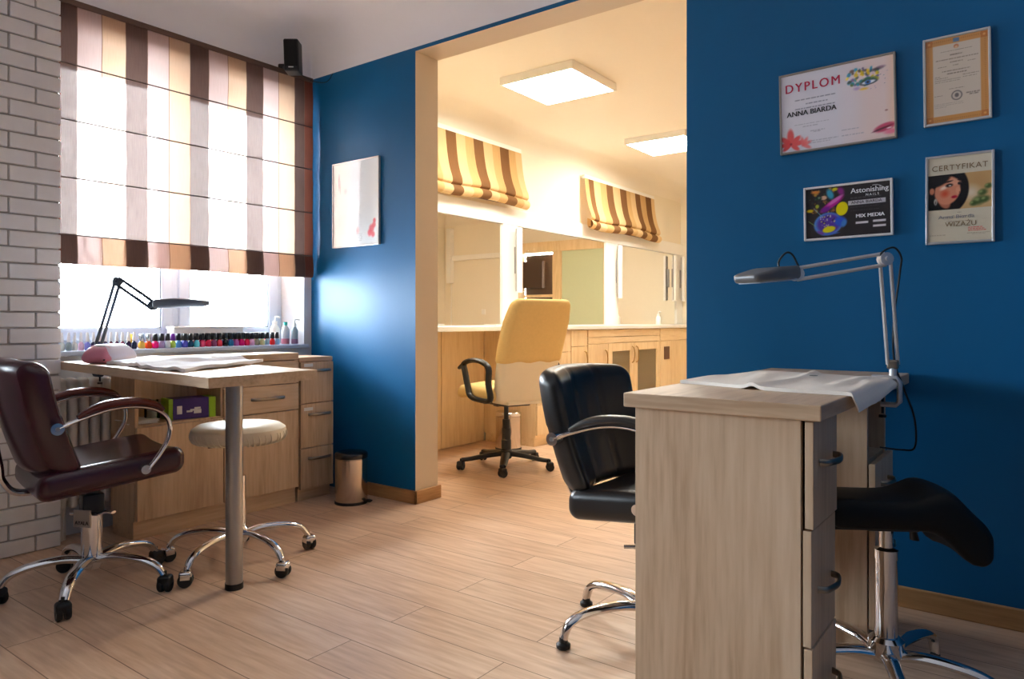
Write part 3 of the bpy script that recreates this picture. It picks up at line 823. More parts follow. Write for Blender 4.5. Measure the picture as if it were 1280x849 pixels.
for row, grp in ((front, 'nail polish bottles in the front row on the windowsill'), (back, 'nail polish bottles in the back row on the windowsill')):
    for k, p in enumerate(row):
        first = not used[p['tall']]
        root0, b0, c0 = PRO[p['tall']]
        if first: root, bo, co = root0, b0, c0; used[p['tall']] = True
        else:
            root = root0.copy(); COL.objects.link(root)
            bo = b0.copy(); bo.parent = root; COL.objects.link(bo)
            co = c0.copy(); co.parent = root; COL.objects.link(co)
        root.location = (p['x'] + random.uniform(-.003, .003), p['y'], .862)
        root.rotation_euler = (0, 0, random.uniform(0, 6))
        if p['c'] not in inkm: inkm[p['c']] = plain('polish_' + p['c'].replace(' ', '_'), p['rgb'], .16, var=.02, coat=.3)
        for ob, mm in ((bo, inkm[p['c']]), (co, CAPM[p['cap']])):
            ob.material_slots[0].link = 'OBJECT'; ob.material_slots[0].material = mm
        cap = {'clear': 'tall pale', 'black': 'black', 'silver': 'silver', 'purple': 'purple', 'gold': 'gold'}[p['cap']]
        if row is front:
            nb = row[k - 1]['c'] if k else 'white brick'
            lab = f"{p['c']} nail polish, {cap} cap, front row, next after {nb}"
        else:
            lab = f"{p['c']} nail polish, {cap} cap, back row on the windowsill"
        tag(root, lab, 'nail polish', grp)

# things at the right end of the sill and the white box behind
b = thing('storage_box', 'low white box behind the nail polish on the windowsill', 'box', (-3.83, 2.24, .862))
MB().rbox((0, 0, .052), (.042, .21, .052), .012, seg=3).build('body', WHITEM, b)
MB().rbox((0, 0, .104), (.044, .212, .008), .006, seg=2).build('lid', WHITEM, b)
def pump_bottle(label, loc, r, h, body, top, pump, liquid=None):
    t = thing('pump_bottle', label, 'bottle', loc, .6)
    MB().lathe([(0, 0), (r * .9, 0), (r, .006), (r, h * .78), (r * .7, h * .9), (r * .42, h), (0, h)], n=20).build('body', body, t)
    if liquid: MB().lathe([(0, .003), (r * 1.01, .003), (r * 1.01, h * .3), (0, h * .3)], n=20).build('label_band', liquid, t)
    MB().lathe([(0, h), (r * .5, h), (r * .5, h + .02), (0, h + .02)], n=16).build('cap', top, t)
    if pump:
        MB().cyl((0, 0, h + .02), (0, 0, h + .045), .004, 8).tube([(0, 0, h + .045), (.012, 0, h + .048), (.03, 0, h + .042)], (.007, .006), 8).build('pump', top, t)
    return t
pump_bottle('tall white pump bottle nearest the window frame on the windowsill', (-3.79, 2.665, .862), .028, .12, WHITEM, WHITEM, True)
pump_bottle('clear bottle with turquoise cap at the window corner of the sill', (-3.715, 2.685, .862), .024, .115, plain('pale_bottle', (206, 216, 220), .3), plain('turquoise_cap', (40, 190, 168), .35), False, plain('rose_liquid', (196, 120, 136), .3))
pump_bottle('slim grey bottle last in line beside the white window reveal', (-3.705, 2.745, .862), .02, .105, plain('grey_bottle', (150, 170, 180), .3), plain('pale_cap', (220, 226, 228), .35), True, plain('mauve_liquid', (150, 110, 140), .3))

# ------------------------------------------------------------------ chairs and stools
def star_base(parent, r, ang0, mat, feet, legw=.017, legh=.012, hub_r=.036, hub_z=.115, wheel=BLACKP, hood=CHROME, straight=False):
    MB().lathe([(0, hub_z - .035), (hub_r * .8, hub_z - .035), (hub_r, hub_z - .02), (hub_r, hub_z + .02), (hub_r * .75, hub_z + .03), (0, hub_z + .03)]).build('hub', mat, parent)
    for k in range(5):
        a = ang0 + k * 2 * PI / 5
        R_ = Matrix.Rotation(a, 4, 'Z')
        if feet == 'caster':
            if straight: pts = [(.02, 0, hub_z), (r * .45, 0, hub_z - .012), (r * .8, 0, hub_z - .028), (r, 0, .068)]
            else: pts = [(.02, 0, hub_z), (r * .35, 0, hub_z + .012), (r * .7, 0, hub_z + .002), (r * .9, 0, hub_z - .02), (r, 0, .062)]
        else:
            pts = [(.02, 0, hub_z - .02), (r * .35, 0, hub_z - .008), (r * .72, 0, hub_z - .016), (r * .93, 0, hub_z - .042), (r, 0, .03)]
        P = cr(pts, 6)
        n = len(P)
        rad = [(legw * (1.25 - .45 * i / n), legh * (1.2 - .3 * i / n)) for i in range(n)]
        lo = MB().tube([R_ @ p for p in P], rad, 12, up=None).build('leg', mat, parent)
        if feet == 'caster':
            c = MB()
            sw = Matrix.Translation(R_ @ Vector((r + .006, 0, .027))) @ Matrix.Rotation(a + 1.2 * k + .5, 4, 'Z')
            for s_ in (-1, 1):
                c.lathe([(0, -.009), (.024, -.009), (.027, -.005), (.027, .005), (.024, .009), (.010, .009), (0, .006)], n=20, X=sw @ Matrix.Translation((0, s_ * .013, 0)) @ Matrix.Rotation(PI / 2 * -s_, 4, 'X'))
            c.build('caster_wheel', wheel, lo)
            c = MB().rbox((0, 0, .010), (.026, .024, .024), .012, seg=3, n=(1, 1, 1), X=sw, deform=lambda x, y, z: (x * .9, y, z if z > -.004 else -.004 + (z + .004) * .2))
            c.cyl((0, 0, .03), (0, 0, .05), .006, 10, X=sw)
            c.build('caster_hood', hood, lo)
        else:
            MB().lathe([(0, 0), (.018, 0), (.022, .004), (.022, .014), (.014, .02), (.012, .034), (0, .034)], n=18, X=Matrix.Translation(R_ @ Vector((r, 0, 0)))).build('foot', BLACKP, lo)

def salon_chair(label, loc, rz, leather, pad, feet, ang, seat_z=.455, badge=False, grooves=False, back_dy=0.0, seat_dy=0.0, hood=CHROME, bh=.205):
    ch = thing('salon_chair', label, 'chair', loc, rz)
    def sd(x, y, z):
        zz = z + .05 * (y / .24) * .55 - .02 * max(0, y / .24 - .75) * 4 * .25 + .018 * abs(x / .25) ** 2.5 * (1 if z > 0 else .3)
        return (x * (1 - .06 * max(0, -y / .24)), y, zz)
    MB().rbox((0, .03 + seat_dy, seat_z), (.245, .235, .045), .04, seg=5, n=(10, 10, 2), deform=sd).build('seat', leather, ch)
    def bd(x, y, z):
        f = (z + .20) / .40
        w = .90 + .10 * math.sin(min(1, max(0, f)) * PI * .62)
        g = 0
        if grooves and y > 0:
            g = -.007 * (math.exp(-((x - .075) / .008) ** 2) + math.exp(-((x + .075) / .008) ** 2))
        yy = y * (1 - .25 * f * .5) + g + .075 * (x / .25) ** 2 - (z + .2) * .27 - .012 * math.sin(f * PI)
        return (x * w, yy, z - .012 * (x / .25) ** 2 * (1 if z > 0 else -.4))
    MB().rbox((0, -.175 + back_dy, seat_z + .010 + bh), (.25, .05, bh), .045, seg=5, n=(26, 2, 12), deform=bd).build('backrest', leather, ch)
    # chrome spine: flat bar behind the backrest curving below the seat
    z0 = seat_z
    P = cr([(0, -.336 + back_dy, z0 + .30), (0, -.308 + back_dy, z0 + .18), (0, -.285 + back_dy, z0 + .05), (0, -.275 + back_dy, z0 - .01), (0, -.225 + back_dy, z0 - .058), (0, -.08, z0 - .055), (0, .06, z0 - .050)], 6)
    MB().tube(P, (.027, .012), 14, up=None).build('spine_bar', CHROME, ch)
    MB().rbox((0, .02, z0 - .055), (.09, .11, .008), .006, seg=2).build('seat_plate', CHROME, ch)
    for s_ in (-1, 1):
        x = .268 * s_
        Q = [(-.165 + back_dy, .19), (-.10 + back_dy * .8, .215), (-.01, .242), (.07, .246), (.140, .230), (.182, .190), (.186, .13), (.155, .07), (.115, .02)]
        P = cr([(x + .008 * s_, y, z0 + z) for y, z in Q], 6)
        mm = MB(); mm.tube(P, (.0075, .015), 12, up=(1, 0, 0))
        mm.cyl((x - .012 * s_, -.165 + back_dy, z0 + .19), (x + .022 * s_, -.165 + back_dy, z0 + .19), .020, 20)
        mm.cyl((x - .03 * s_, .105, z0 + .02), (x + .022 * s_, .105, z0 + .02), .016, 20)
        ar = mm.build('armrest', CHROME, ch)
        Pp = cr([(x + .008 * s_, y, z0 + z + .010) for y, z in [(-.105 + back_dy, .213), (-.06 + back_dy * .7, .236), (-.01, .250), (.07, .254), (.135, .240), (.166, .217)]], 6)
        n = len(Pp)
        rad = [(.005 + .010 * math.sin(PI * min(1, (i + .6) / n)) ** .6, .012 + .014 * math.sin(PI * min(1, (i + .6) / n)) ** .5) for i in range(n)]
        MB().tube(Pp, rad, 14, up=(1, 0, 0)).build('arm_pad', pad, ar)
        MB().lathe([(0, 0), (.007, 0), (.007, .003), (0, .003)], n=12, X=Matrix.Translation((x + .022 * s_, -.165 + back_dy, z0 + .19)) @ Matrix.Rotation(PI / 2 * s_, 4, 'Y')).build('bolt', STEEL, ar)
    MB().lathe([(.035, .10), (.036, .285), (.030, .292), (0, .292)]).build('column', CHROME, ch)
    MB().cyl((0, 0, .29), (0, 0, seat_z - .06), .021, 20).rbox((0, 0, .325), (.032, .036, .035), .006, seg=2).build('pump_housing', BLACKM, ch)
    va = math.radians(-67) - rz + PI / 2 - .0      # plate faces the open side
    X = Matrix.Rotation(va, 4, 'Z') @ Matrix.Translation((0, -.043, .275))
    pl = MB().rbox((0, 0, 0), (.036, .004, .032), .002, seg=1, X=X, smooth=False).build('pump_plate', STEEL, ch)
    if badge:
        text_part('lettering', 'AYALA', .019, X @ Matrix.Translation((0, -.0045, -.022)) @ Matrix.Rotation(PI / 2, 4, 'X'), BLACKINK, pl, local=True, align='CENTER', bold=.0004)
    X2 = Matrix.Rotation(va, 4, 'Z')
    MB().tube([X2 @ Vector((-.075, -.02, .283)), X2 @ Vector((.05, -.02, .288))], .0065, 10).tube([X2 @ Vector(p) for p in ((.045, -.02, .288), (.08, -.02, .300), (.115, -.02, .30))], [(.006, .006), (.014, .006), (.012, .005)], 10).build('lever', CHROME, ch)
    star_base(ch, .28 if hood is BLACKP else .292, ang - rz, CHROME, feet, legw=.02, legh=.013, hood=hood)
    return ch
salon_chair('burgundy leather salon chair on casters beside the white brick', (-2.865, 1.22, 0), -0.18, WINE, WINEW, 'caster', math.radians(-40), badge=True, seat_dy=-.005, hood=BLACKP)
salon_chair('black leather salon chair tucked against the right oak desk', (-1.022, 2.10, 0), math.radians(-90), BLACKL, BLACKL, 'glide', math.radians(163), grooves=True, back_dy=-.012, seat_dy=.035, bh=.195)

# round stool
st = thing('stool', 'round cream stool on chrome casters behind the steel table leg', 'stool', (-2.70, 1.725, 0))
def sq(x, y, z): return (x, y, z)
m = MB().lathe([(0, .505), (.16, .505), (.182, .515), (.19, .535), (.185, .558), (.165, .572), (.10, .580), (0, .582)], n=40)
m.build('seat', CREAML, st)
m = MB()
for k in range(44):
    a = 2 * PI * k / 44 + random.uniform(-.03, .03)
    m.tube(cr([(.189 * math.cos(a), .189 * math.sin(a), .545), (.190 * math.cos(a + .02), .190 * math.sin(a + .02), .528), (.178 * math.cos(a + .05), .178 * math.sin(a + .05), .508), (.15 * math.cos(a + .06), .15 * math.sin(a + .06), .503)], 3), [(.001 + .0045 * i / 9, .001 + .003 * i / 9) for i in range(10)], 6)
m.build('cover_pleat', CREAML, st)
MB().cyl((0, 0, .12), (0, 0, .36), .026).cyl((0, 0, .36), (0, 0, .495), .016).lathe([(0, .49), (.07, .49), (.08, .505), (0, .505)]).build('column', CHROME, st)
MB().tube([(0, 0, .485), (-.09, -.04, .478), (-.13, -.055, .47)], [(.005, .005), (.007, .005), (.012, .005)], 8).build('lever', BROWNP, st)
star_base(st, .292, 0.0, CHROME, 'caster', legw=.017, legh=.012, hub_z=.12, hood=CHROME)

# saddle stool at the right desk
ss = thing('saddle_stool', 'black saddle seat stool on chrome star base by the dark blue wall', 'stool', (-.352, 2.17, 0), math.radians(122))
def sad(x, y, z):
    # y runs front(+) to back(-)
    f = (y + .2) / .4
    f = min(1, max(0, f)); w = .60 + .34 * (1 - f) ** 1.2
    rise = .034 * math.exp(-((y + .09) / .06) ** 2) - .58 * max(0, -y - .105) - (.075 * math.exp(-((y + .125) / .07) ** 2) if z < 0 else 0)
    droop = -.7 * abs(x) ** 2 * (1.1 - .7 * f)
    return (x * w, y, z * (1 + .25 * f) + rise + droop)
MB().rbox((0, -.022, .500), (.14, .195, .032), .03, seg=4, n=(12, 18, 1), deform=sad).build('seat', SADDLEL, ss)
MB().rbox((0, .06, .455), (.05, .12, .010), .008, seg=2).rbox((0, 0, .455), (.05, .07, .012), .008, seg=2).build('mechanism', BLACKP, ss)
MB().tube([(.0, -.04, .47), (.03, -.08, .45), (.035, -.09, .40)], [(.006, .006), (.008, .006), (.014, .006)], 8).build('lever', BLACKP, ss)
MB().cyl((0, 0, .10), (0, 0, .375), .029, 24).build('column', CHROME, ss)
MB().cyl((0, 0, .372), (0, 0, .45), .018, 20).lathe([(.018, .36), (.031, .36), (.031, .384), (.018, .39)]).build('gas_lift', CHROME, ss)
star_base(ss, .28, math.radians(144 - 122), CHROME, 'glide', legw=.018, legh=.012, hub_r=.045, hub_z=.12)

# yellow office chair in the back room
oc = thing('office_chair', 'high backed yellow covered office chair on black base before the mirrors', 'chair', (-2.975, 3.93, 0), math.radians(160 - 90))
MB().rbox((0, .02, .53), (.25, .245, .045), .042, seg=4, n=(8, 8, 1), deform=lambda x, y, z: (x, y, z + .012 * math.cos(x * 9) - .03 * max(0, (y - .12) / .12) ** 2 * .6)).build('seat', YELLOWF, oc)
def obk(x, y, z, w0=.92):
    f = (z + .33) / .66
    return (x * (w0 + .08 * math.sin(PI * min(1, f * .8))) * (1 - .10 * max(0, f - .8) / .2), y + .03 * (x / .24) ** 2 - (z + .33) * .33 + .02 * math.sin(f * PI), z)
MB().rbox((0, -.225, .80), (.237, .045, .335), .04, seg=4, n=(8, 1, 16), deform=obk).build('back_shell', IVORY, oc)
def cov(x, y, z):
    f0 = z + .20
    q = obk(x, y, z + .13)
    return (q[0] * 1.015, q[1] - (0), q[2] + .004 * math.sin(x * 40) * (1 if z < -.15 else 0))
MB().rbox((0, -.225, .80), (.243, .053, .212), .045, seg=4, n=(12, 2, 10), deform=cov).build('back_cover', YELLOWF, oc)
for s_ in (-1, 1):
    x = .275 * s_
    P = cr([(x, -.235, .50), (x, -.215, .60), (x, -.215, .70), (x, -.13, .738), (x, .0, .742), (x, .10, .715), (x, .085, .66), (x, .05, .57), (x, .015, .505), (x, -.1, .488)], 5, closed=True)
    MB().tube(P, (.017, .022), 10, up=(1, 0, 0), closed=True).tube(cr([(x, .05, .735), (x, .12, .705), (x, .165, .68)], 4), [(.012, .02)] * 8 + [(.008, .014)], 10, up=(1, 0, 0)).build('armrest', BLACKP, oc)
MB().rbox((0, -.02, .455), (.10, .13, .022), .01, seg=2).rbox((.0, .1, .44), (.03, .03, .03), .01, seg=2).cyl((.05, -.05, .45), (.24, -.05, .445), .006, 8).build('tilt_mechanism', BLACKP, oc)
MB().rbox((0, -.17, .47), (.16, .1, .012), .008, seg=2).build('back_bracket', IVORY, oc)
MB().lathe([(0, .08), (.034, .08), (.034, .19), (.030, .195), (.030, .27), (.026, .275), (.026, .33), (.016, .335), (.016, .44), (0, .44)]).build('column', BLACKP, oc)
star_base(oc, .31, math.radians(15 - 70), BLACKP, 'caster', legw=.026, legh=.015, hub_r=.042, hub_z=.10, hood=BLACKP, straight=True)

# ------------------------------------------------------------------ bins
def bin_(label, loc, r, h, rz, lidm):
    b = thing('pedal_bin', label, 'bin', loc, rz)
    MB().lathe([(0, .004), (r * .98, .004), (r, .012), (r, h * .86), (r * .985, h * .865), (r * .985, h * .88)], n=40).build('body', plain('bin_steel', (196, 184, 172), .16, 1.0, var=.02), b)
    MB().lathe([(r * 1.0, 0), (r * 1.03, 0), (r * 1.03, .014), (r, .016)], n=40).build('base_ring', BLACKP, b)
    MB().lathe([(r * 1.01, h * .875), (r * 1.02, h * .88), (r * 1.02, h * .95), (r * 1.0, h * .965), (r * .9, h * .985), (0, h)], n=40).build('lid', [lidm], b)
    MB().tube([(r * .9, 0, .018), (r * 1.2, 0, .02), (r * 1.36, 0, .015)], [(.014, .005), (.018, .006), (.022, .006)], 10).build('pedal', BLACKP, b)
    MB().box((-r * 1.08, -.016, h * .6), (-r * .98, .016, h * .93), r=.003).build('hinge', BLACKP, b)
bin_('steel pedal bin with dark lid beside the drawers under the blue wall', (-3.09, 2.662, 0), .088, .285, math.radians(20), DARKLID)
bin_('steel pedal bin behind the yellow chair under the white counter', (-3.40, 4.52, 0), .10, .30, math.radians(-60), CHROME)

# ------------------------------------------------------------------ right oak desk
dk = thing('desk', 'oak manicure desk with drawer pedestals standing against the blue wall', 'desk', (-.62, 2.2, 0))
DX_0, DX_1 = -.86, -.388
MB().box((DX_0, 1.625, .785), (DX_1, 2.835, .8205), r=.003).paint(lambda c, n: 1 if abs(n.y) > .9 else 0).build('worktop', [WOODD['y'], WOODD['x']], dk, True)
m = MB()
m.box((-.838, 1.648, .0), (-.436, 1.666, .785), r=.001)        # near end panel, full height
m.box((-.838, 1.85, .06), (-.436, 1.868, .785), r=.001)
m.box((-.838, 1.666, .06), (-.82, 1.85, .785)).box((-.82, 1.666, .06), (-.436, 1.85, .078))
m.build('near_pedestal', WOODD['z'], dk, True)
for k, (z0, z1, x, hz, ang) in enumerate(((.545, .78, -.428, .685, 0), (.285, .54, -.432, .40, .0), (.05, .281, -.430, .17, 0))):
    d = MB().box((x, 1.650, z0), (x + .018, 1.868, z1), r=.0015).build('drawer', WOODD['z'], dk, True)
    bow_handle(d, 'y', (x + .018, 1.765, hz), .13, (1, 0, 0))
m = MB()
m.box((-.838, 2.372, 0), (-.436, 2.39, .785), r=.001)
m.box((-.838, 2.66, 0), (-.436, 2.678, .785), r=.001)
m.box((-.838, 2.39, 0), (-.82, 2.66, .785)).box((-.82, 2.39, .56), (-.44, 2.66, .578)).box((-.82, 2.39, .05), (-.44, 2.66, .068)).box((-.82, 2.39, .578), (-.60, 2.66, .596))
m.build('far_pedestal', WOODD['z'], dk, True)
for k, (z0, z1, x, hz) in enumerate(((.415, .572, -.432, .50), (.075, .41, -.432, .30))):
    d = MB().box((x, 2.374, z0), (x + .018, 2.676, z1), r=.0015).build('drawer' if k == 0 else 'door', WOODD['z'], dk, True)
    bow_handle(d, 'y', (x + .018, 2.52, hz), .12, (1, 0, 0))

def tr(u, v):
    # length runs across the desk (towards +X), hangs over the right edge
    x, y = bil((-.855, 1.952), (-.345, 1.852), (-.345, 2.42), (-.80, 2.53), u, v)
    y += .014 * math.sin(u * 7 + 1) * (1 - v) + .01 * math.sin(u * 5) * v
    base = .8212 + .010 * math.exp(-((u - .45 - .06 * math.sin(v * 4)) / .035) ** 2) + .005 * max(0, math.sin(u * 19 + v * 6)) * math.sin(PI * v) + .006 * math.exp(-((u - .78) / .04) ** 2) * math.sin(PI * v * .9)
    e = x - (DX_1 + .003)
    if e > 0:
        f = min(1, (1 - v) * 1.6)
        dz = e * (.35 + .65 * f)
        return (DX_1 + .003 + e * .45 + .006, y, base - dz * .95)
    return (x, y, base)
towel('towel', 'cream towel draped across the oak desk below the framed diplomas', tr, 52, 26, TOWELR, .009, (-.6, 2.15, .821))
m = MB()
for (dx, dy, rx, ry) in ((-.006, 0, .007, .005), (.006, .001, .007, .004), (0, .005, .009, .003)):
    m.lathe([(0, 0), (1, 0), (1, .001), (0, .001)], n=14, X=Matrix.Translation((dx, dy, 0)) @ Matrix.Diagonal((rx, ry, 1, 1)))
emb = m.build('embroidered_crest', plain('green_thread', (52, 92, 82), .9), [q for q in bpy.data.objects if q.name.startswith('towel')][-1])
emb.location = (.035, .12, .0165)

# ------------------------------------------------------------------ framed prints
def srgb_lin(a):
    a = np.asarray(a, float) / 255
    return np.where(a <= .04045, a / 12.92, ((a + .055) / 1.055) ** 2.4)
class Print:
    def __init__(s, nx, ny, asp, base):
        s.nx, s.ny, s.asp = nx, ny, asp
        s.u, s.v = np.meshgrid(np.linspace(0, 1, nx + 1), np.linspace(0, 1, ny + 1))
        s.c = np.zeros((ny + 1, nx + 1, 3)) + np.array(base, float)
    def mix(s, mask, col):
        k = np.clip(mask, 0, 1)[..., None]; s.c = s.c * (1 - k) + np.array(col, float) * k; return s
    def ell(s, cx, cy, rx, ry, col, deg=0, soft=.15, a=1.0):
        t = math.radians(deg); dx, dy = (s.u - cx) * s.asp, (s.v - cy)
        x = dx * math.cos(t) + dy * math.sin(t); y = -dx * math.sin(t) + dy * math.cos(t)
        d = np.sqrt((x / (rx * s.asp)) ** 2 + (y / ry) ** 2)
        return s.mix((1 - d) / soft * a if soft < .9 else np.clip(1 - d, 0, 1) * a, col) if a == 1 else s.mix(np.clip((1 - d) / soft, 0, 1) * a, col)
    def rect(s, x0, y0, x1, y1, col, a=1.0, edge=.004):
        f = np.minimum.reduce([(s.u - x0) / edge, (x1 - s.u) / edge, (s.v - y0) / edge, (y1 - s.v) / edge])
        return s.mix(np.clip(f + .5, 0, 1) * a, col)
    def line(s, x0, y0, x1, y1, w, col, a=1.0):
        dx, dy = (x1 - x0) * s.asp, y1 - y0; L2 = dx * dx + dy * dy
        px, py = (s.u - x0) * s.asp, s.v - y0
        t = np.clip((px * dx + py * dy) / L2, 0, 1)
        d = np.hypot(px - t * dx, py - t * dy)
        return s.mix(np.clip((w - d) / (w * .5), 0, 1) * a, col)
    def ramp(s, u0, u1, col, a=1.0, v0=None):
        return s.mix(np.clip((s.u - u0) / (u1 - u0), 0, 1) * a, col)
    def words(s, x0, y, x1, h, col, seed=1, a=.7):
        rr = random.Random(seed); x = x0
        while x < x1:
            w = rr.uniform(.012, .05); s.rect(x, y, min(x1, x + w), y + h, col, a, .003); x += w + .008
        return s
PRINTM = print_mat('glazed_print')
PRINTG = print_mat('glazed_print_shiny', .2, 1.0)
def picture(label, x0, x1, z0, z1, pr, frame_mat, fw=.008, tilt=0.0, lean=.0, pm=PRINTM, yw=YB, rx=(0, 0, 0, 0)):
    """framed print hanging on the blue wall, facing -Y"""
    f = thing('picture_frame', label, 'framed picture', ((x0 + x1) / 2, yw - .002, z0))
    t_ = .018
    X = Matrix.Translation(((x0 + x1) / 2, 0, (z0 + z1) / 2)) @ Matrix.Rotation(tilt, 4, 'Y') @ Matrix.Translation((-(x0 + x1) / 2, 0, -(z0 + z1) / 2))
    m = MB()
    for lo, hi in (((x0, z0), (x0 + fw, z1)), ((x1 - fw, z0), (x1, z1)), ((x0 + fw, z0), (x1 - fw, z0 + fw)), ((x0 + fw, z1 - fw), (x1 - fw, z1))):
        m.box((lo[0], yw - t_, lo[1]), (hi[0], yw - .001, hi[1]), r=.0015, X=X)
    m.build('frame', frame_mat, f, True)
    a0, a1, b0, b1 = x0 + fw, x1 - fw, z0 + fw, z1 - fw
    m = MB().grid(lambda u, v: (a0 + (a1 - a0) * u, yw - t_ + .005, b0 + (b1 - b0) * v), pr.nx, pr.ny, smooth=False, X=X)
    o = m.build('print', pm, f, True)
    at = o.data.color_attributes.new('Ink', 'FLOAT_COLOR', 'POINT')
    rgba = np.ones(((pr.nx + 1) * (pr.ny + 1), 4), np.float32); rgba[:, :3] = srgb_lin(np.clip(pr.c, 0, 255)).reshape(-1, 3)
    at.data.foreach_set('color', rgba.ravel())
    MB().box((x0 + .002, yw - t_ + .0065, z0 + .002), (x1 - .002, yw - .0015, z1 - .002), X=X).build('backing_board', PAPERW, f, True)
    def put(s_, u, v, size, mat, **kw):
        P = X @ Vector((a0 + (a1 - a0) * u, yw - t_ + .0044, b0 + (b1 - b0) * v))
        text_part('lettering', s_, size, Matrix.Translation(P) @ Matrix.Rotation(tilt, 4, 'Y') @ Matrix.Rotation(PI / 2, 4, 'X'), mat, o, depth=.0003, **kw)
    return f, put
# poster left of the opening
p = Print(80, 100, .8, (238, 242, 244))
p.rect(.0, .0, .12, 1, (246, 246, 246)).ramp(.25, .45, (206, 226, 240), .5)
p.ell(.13, .78, .02, .12, (232, 120, 160), soft=.6, a=.7).ell(.16, .72, .015, .1, (240, 150, 176), soft=.6, a=.6).ell(.28, .66, .05, .05, (244, 200, 210), soft=.9, a=.6)
for dx, dy, r_ in ((0, 0, .07), (.05, .04, .05), (-.04, -.05, .06), (.03, -.07, .05), (.06, .09, .04)): p.ell(.86 + dx, .18 + dy, r_, r_ * .9, (226, 84, 104), soft=.5, a=.8)
p.ell(.55, .17, .05, .06, (240, 150, 160), soft=.8, a=.7)
for k in range(5): p.words(.42, .05 + k * .02, .66, .006, (120, 130, 140), 3 + k, .6)
picture('silver framed pale floral print between the window and the opening', -3.461, -3.056, 1.44, 1.946, p, plain('frame_silver', (206, 206, 208), .3, .6), .008, pm=PRINTG)
# large diploma
p = Print(170, 130, 1.3, (226, 222, 232))
p.ramp(.50, .80, (238, 212, 206), 1.0).ramp(.92, 1.02, (240, 190, 150), .6)
p.ell(.62, .5, .12, .5, (232, 222, 232), soft=.9, a=.5)
rr = random.Random(4)
for k in range(70):
    a, q = rr.uniform(0, 2 * PI), rr.random() ** .6
    x, y = .74 + .135 * q * math.cos(a), .80 + .12 * q * math.sin(a)
    c = rr.choice([(240, 206, 30), (230, 190, 20), (40, 120, 110), (60, 70, 60), (40, 150, 190), (120, 90, 150), (90, 110, 50)]) if y < .86 else rr.choice([(240, 206, 30), (70, 60, 100), (30, 140, 170), (90, 70, 60)])
    p.ell(x, y, rr.uniform(.012, .03), rr.uniform(.012, .03), c, rr.uniform(0, 180), .5, .85)
for k in range(20): p.ell(rr.uniform(.6, .95), rr.uniform(.62, .9), .006, .006, rr.choice([(90, 80, 110), (60, 120, 110), (160, 130, 180)]), 0, .6, .8)
p.ell(.86, .86, .08, .028, (70, 56, 64), 8, .7, .9).ell(.90, .88, .05, .02, (150, 110, 130), 0, .7, .7)
p.ell(.79, .735, .10, .055, (36, 90, 60), 4, .5, .9).ell(.79, .715, .085, .035, (22, 30, 44), 5, .3).ell(.79, .718, .07, .024, (226, 232, 236), 5, .3).ell(.785, .72, .030, .032, (60, 120, 190), 0, .3).ell(.785, .72, .014, .015, (16, 20, 30), 0, .3)
p.ell(.75, .645, .05, .02, (240, 190, 40), 0, .6, .8).ell(.69, .665, .04, .03, (170, 140, 200), 0, .7, .7)
p.ell(.935, .335, .018, .014, (150, 90, 84), 0, .6, .8)
p.ell(.92, .13, .11, .058, (204, 70, 104), 14, .35, 1.0).ell(.90, .12, .11, .016, (96, 26, 46), 16, .5).ell(.97, .07, .08, .042, (240, 120, 150), 5, .6, .9).ell(.955, .115, .03, .010, (250, 240, 240), 10, .6)
for k, (a, L) in enumerate(((92, .20), (140, .16), (40, .15), (180, .14), (5, .16), (215, .12), (320, .13))):
    ca, sa = math.cos(math.radians(a)), math.sin(math.radians(a))
    p.ell(.085 + .5 * L * ca / 1.3, .095 + .5 * L * sa, L * .62 / 1.3, L * .26, (226, 62, 66) if k % 2 else (236, 84, 84), a, .4)
for a in (100, 20, 330, 60): p.ell(.20 + .035 * math.cos(math.radians(a)), .07 + .045 * math.sin(math.radians(a)), .06, .03, (240, 110, 110), a, .5, .85)
p.ell(.085, .10, .016, .02, (160, 30, 40), 0, .6)
for k, (x0, x1, y) in enumerate(((.13, .50, .68 - .03), (.23, .43, .62 - .03), (.13, .50, .56 - .025))): p.words(x0, y, x1, .016, (120, 118, 132), 20 + k, .65)
for k, (x0, x1, y) in enumerate(((.12, .44, .335), (.2, .34, .30), (.27, .40, .23), (.25, .52, .10), (.25, .45, .075), (.55, .75, .10), (.55, .70, .17), (.30, .36, .215))): p.words(x0, y, x1, .009, (150, 146, 160), 40 + k, .6)
f, put = picture('largest framed diploma with a painted eye and red flower, top row', -.828, -.428, 1.642, 1.947, p, plain('frame_pewter', (150, 142, 134), .35, .5), .007, tilt=-.018)
put('DYPLOM', .035, .77, .047, REDINK, bold=.0008, sx=.92, spacing=1.25)
put('ANNA BIARDA', .05, .455, .027, BLACKINK, bold=.0008, sx=.98)
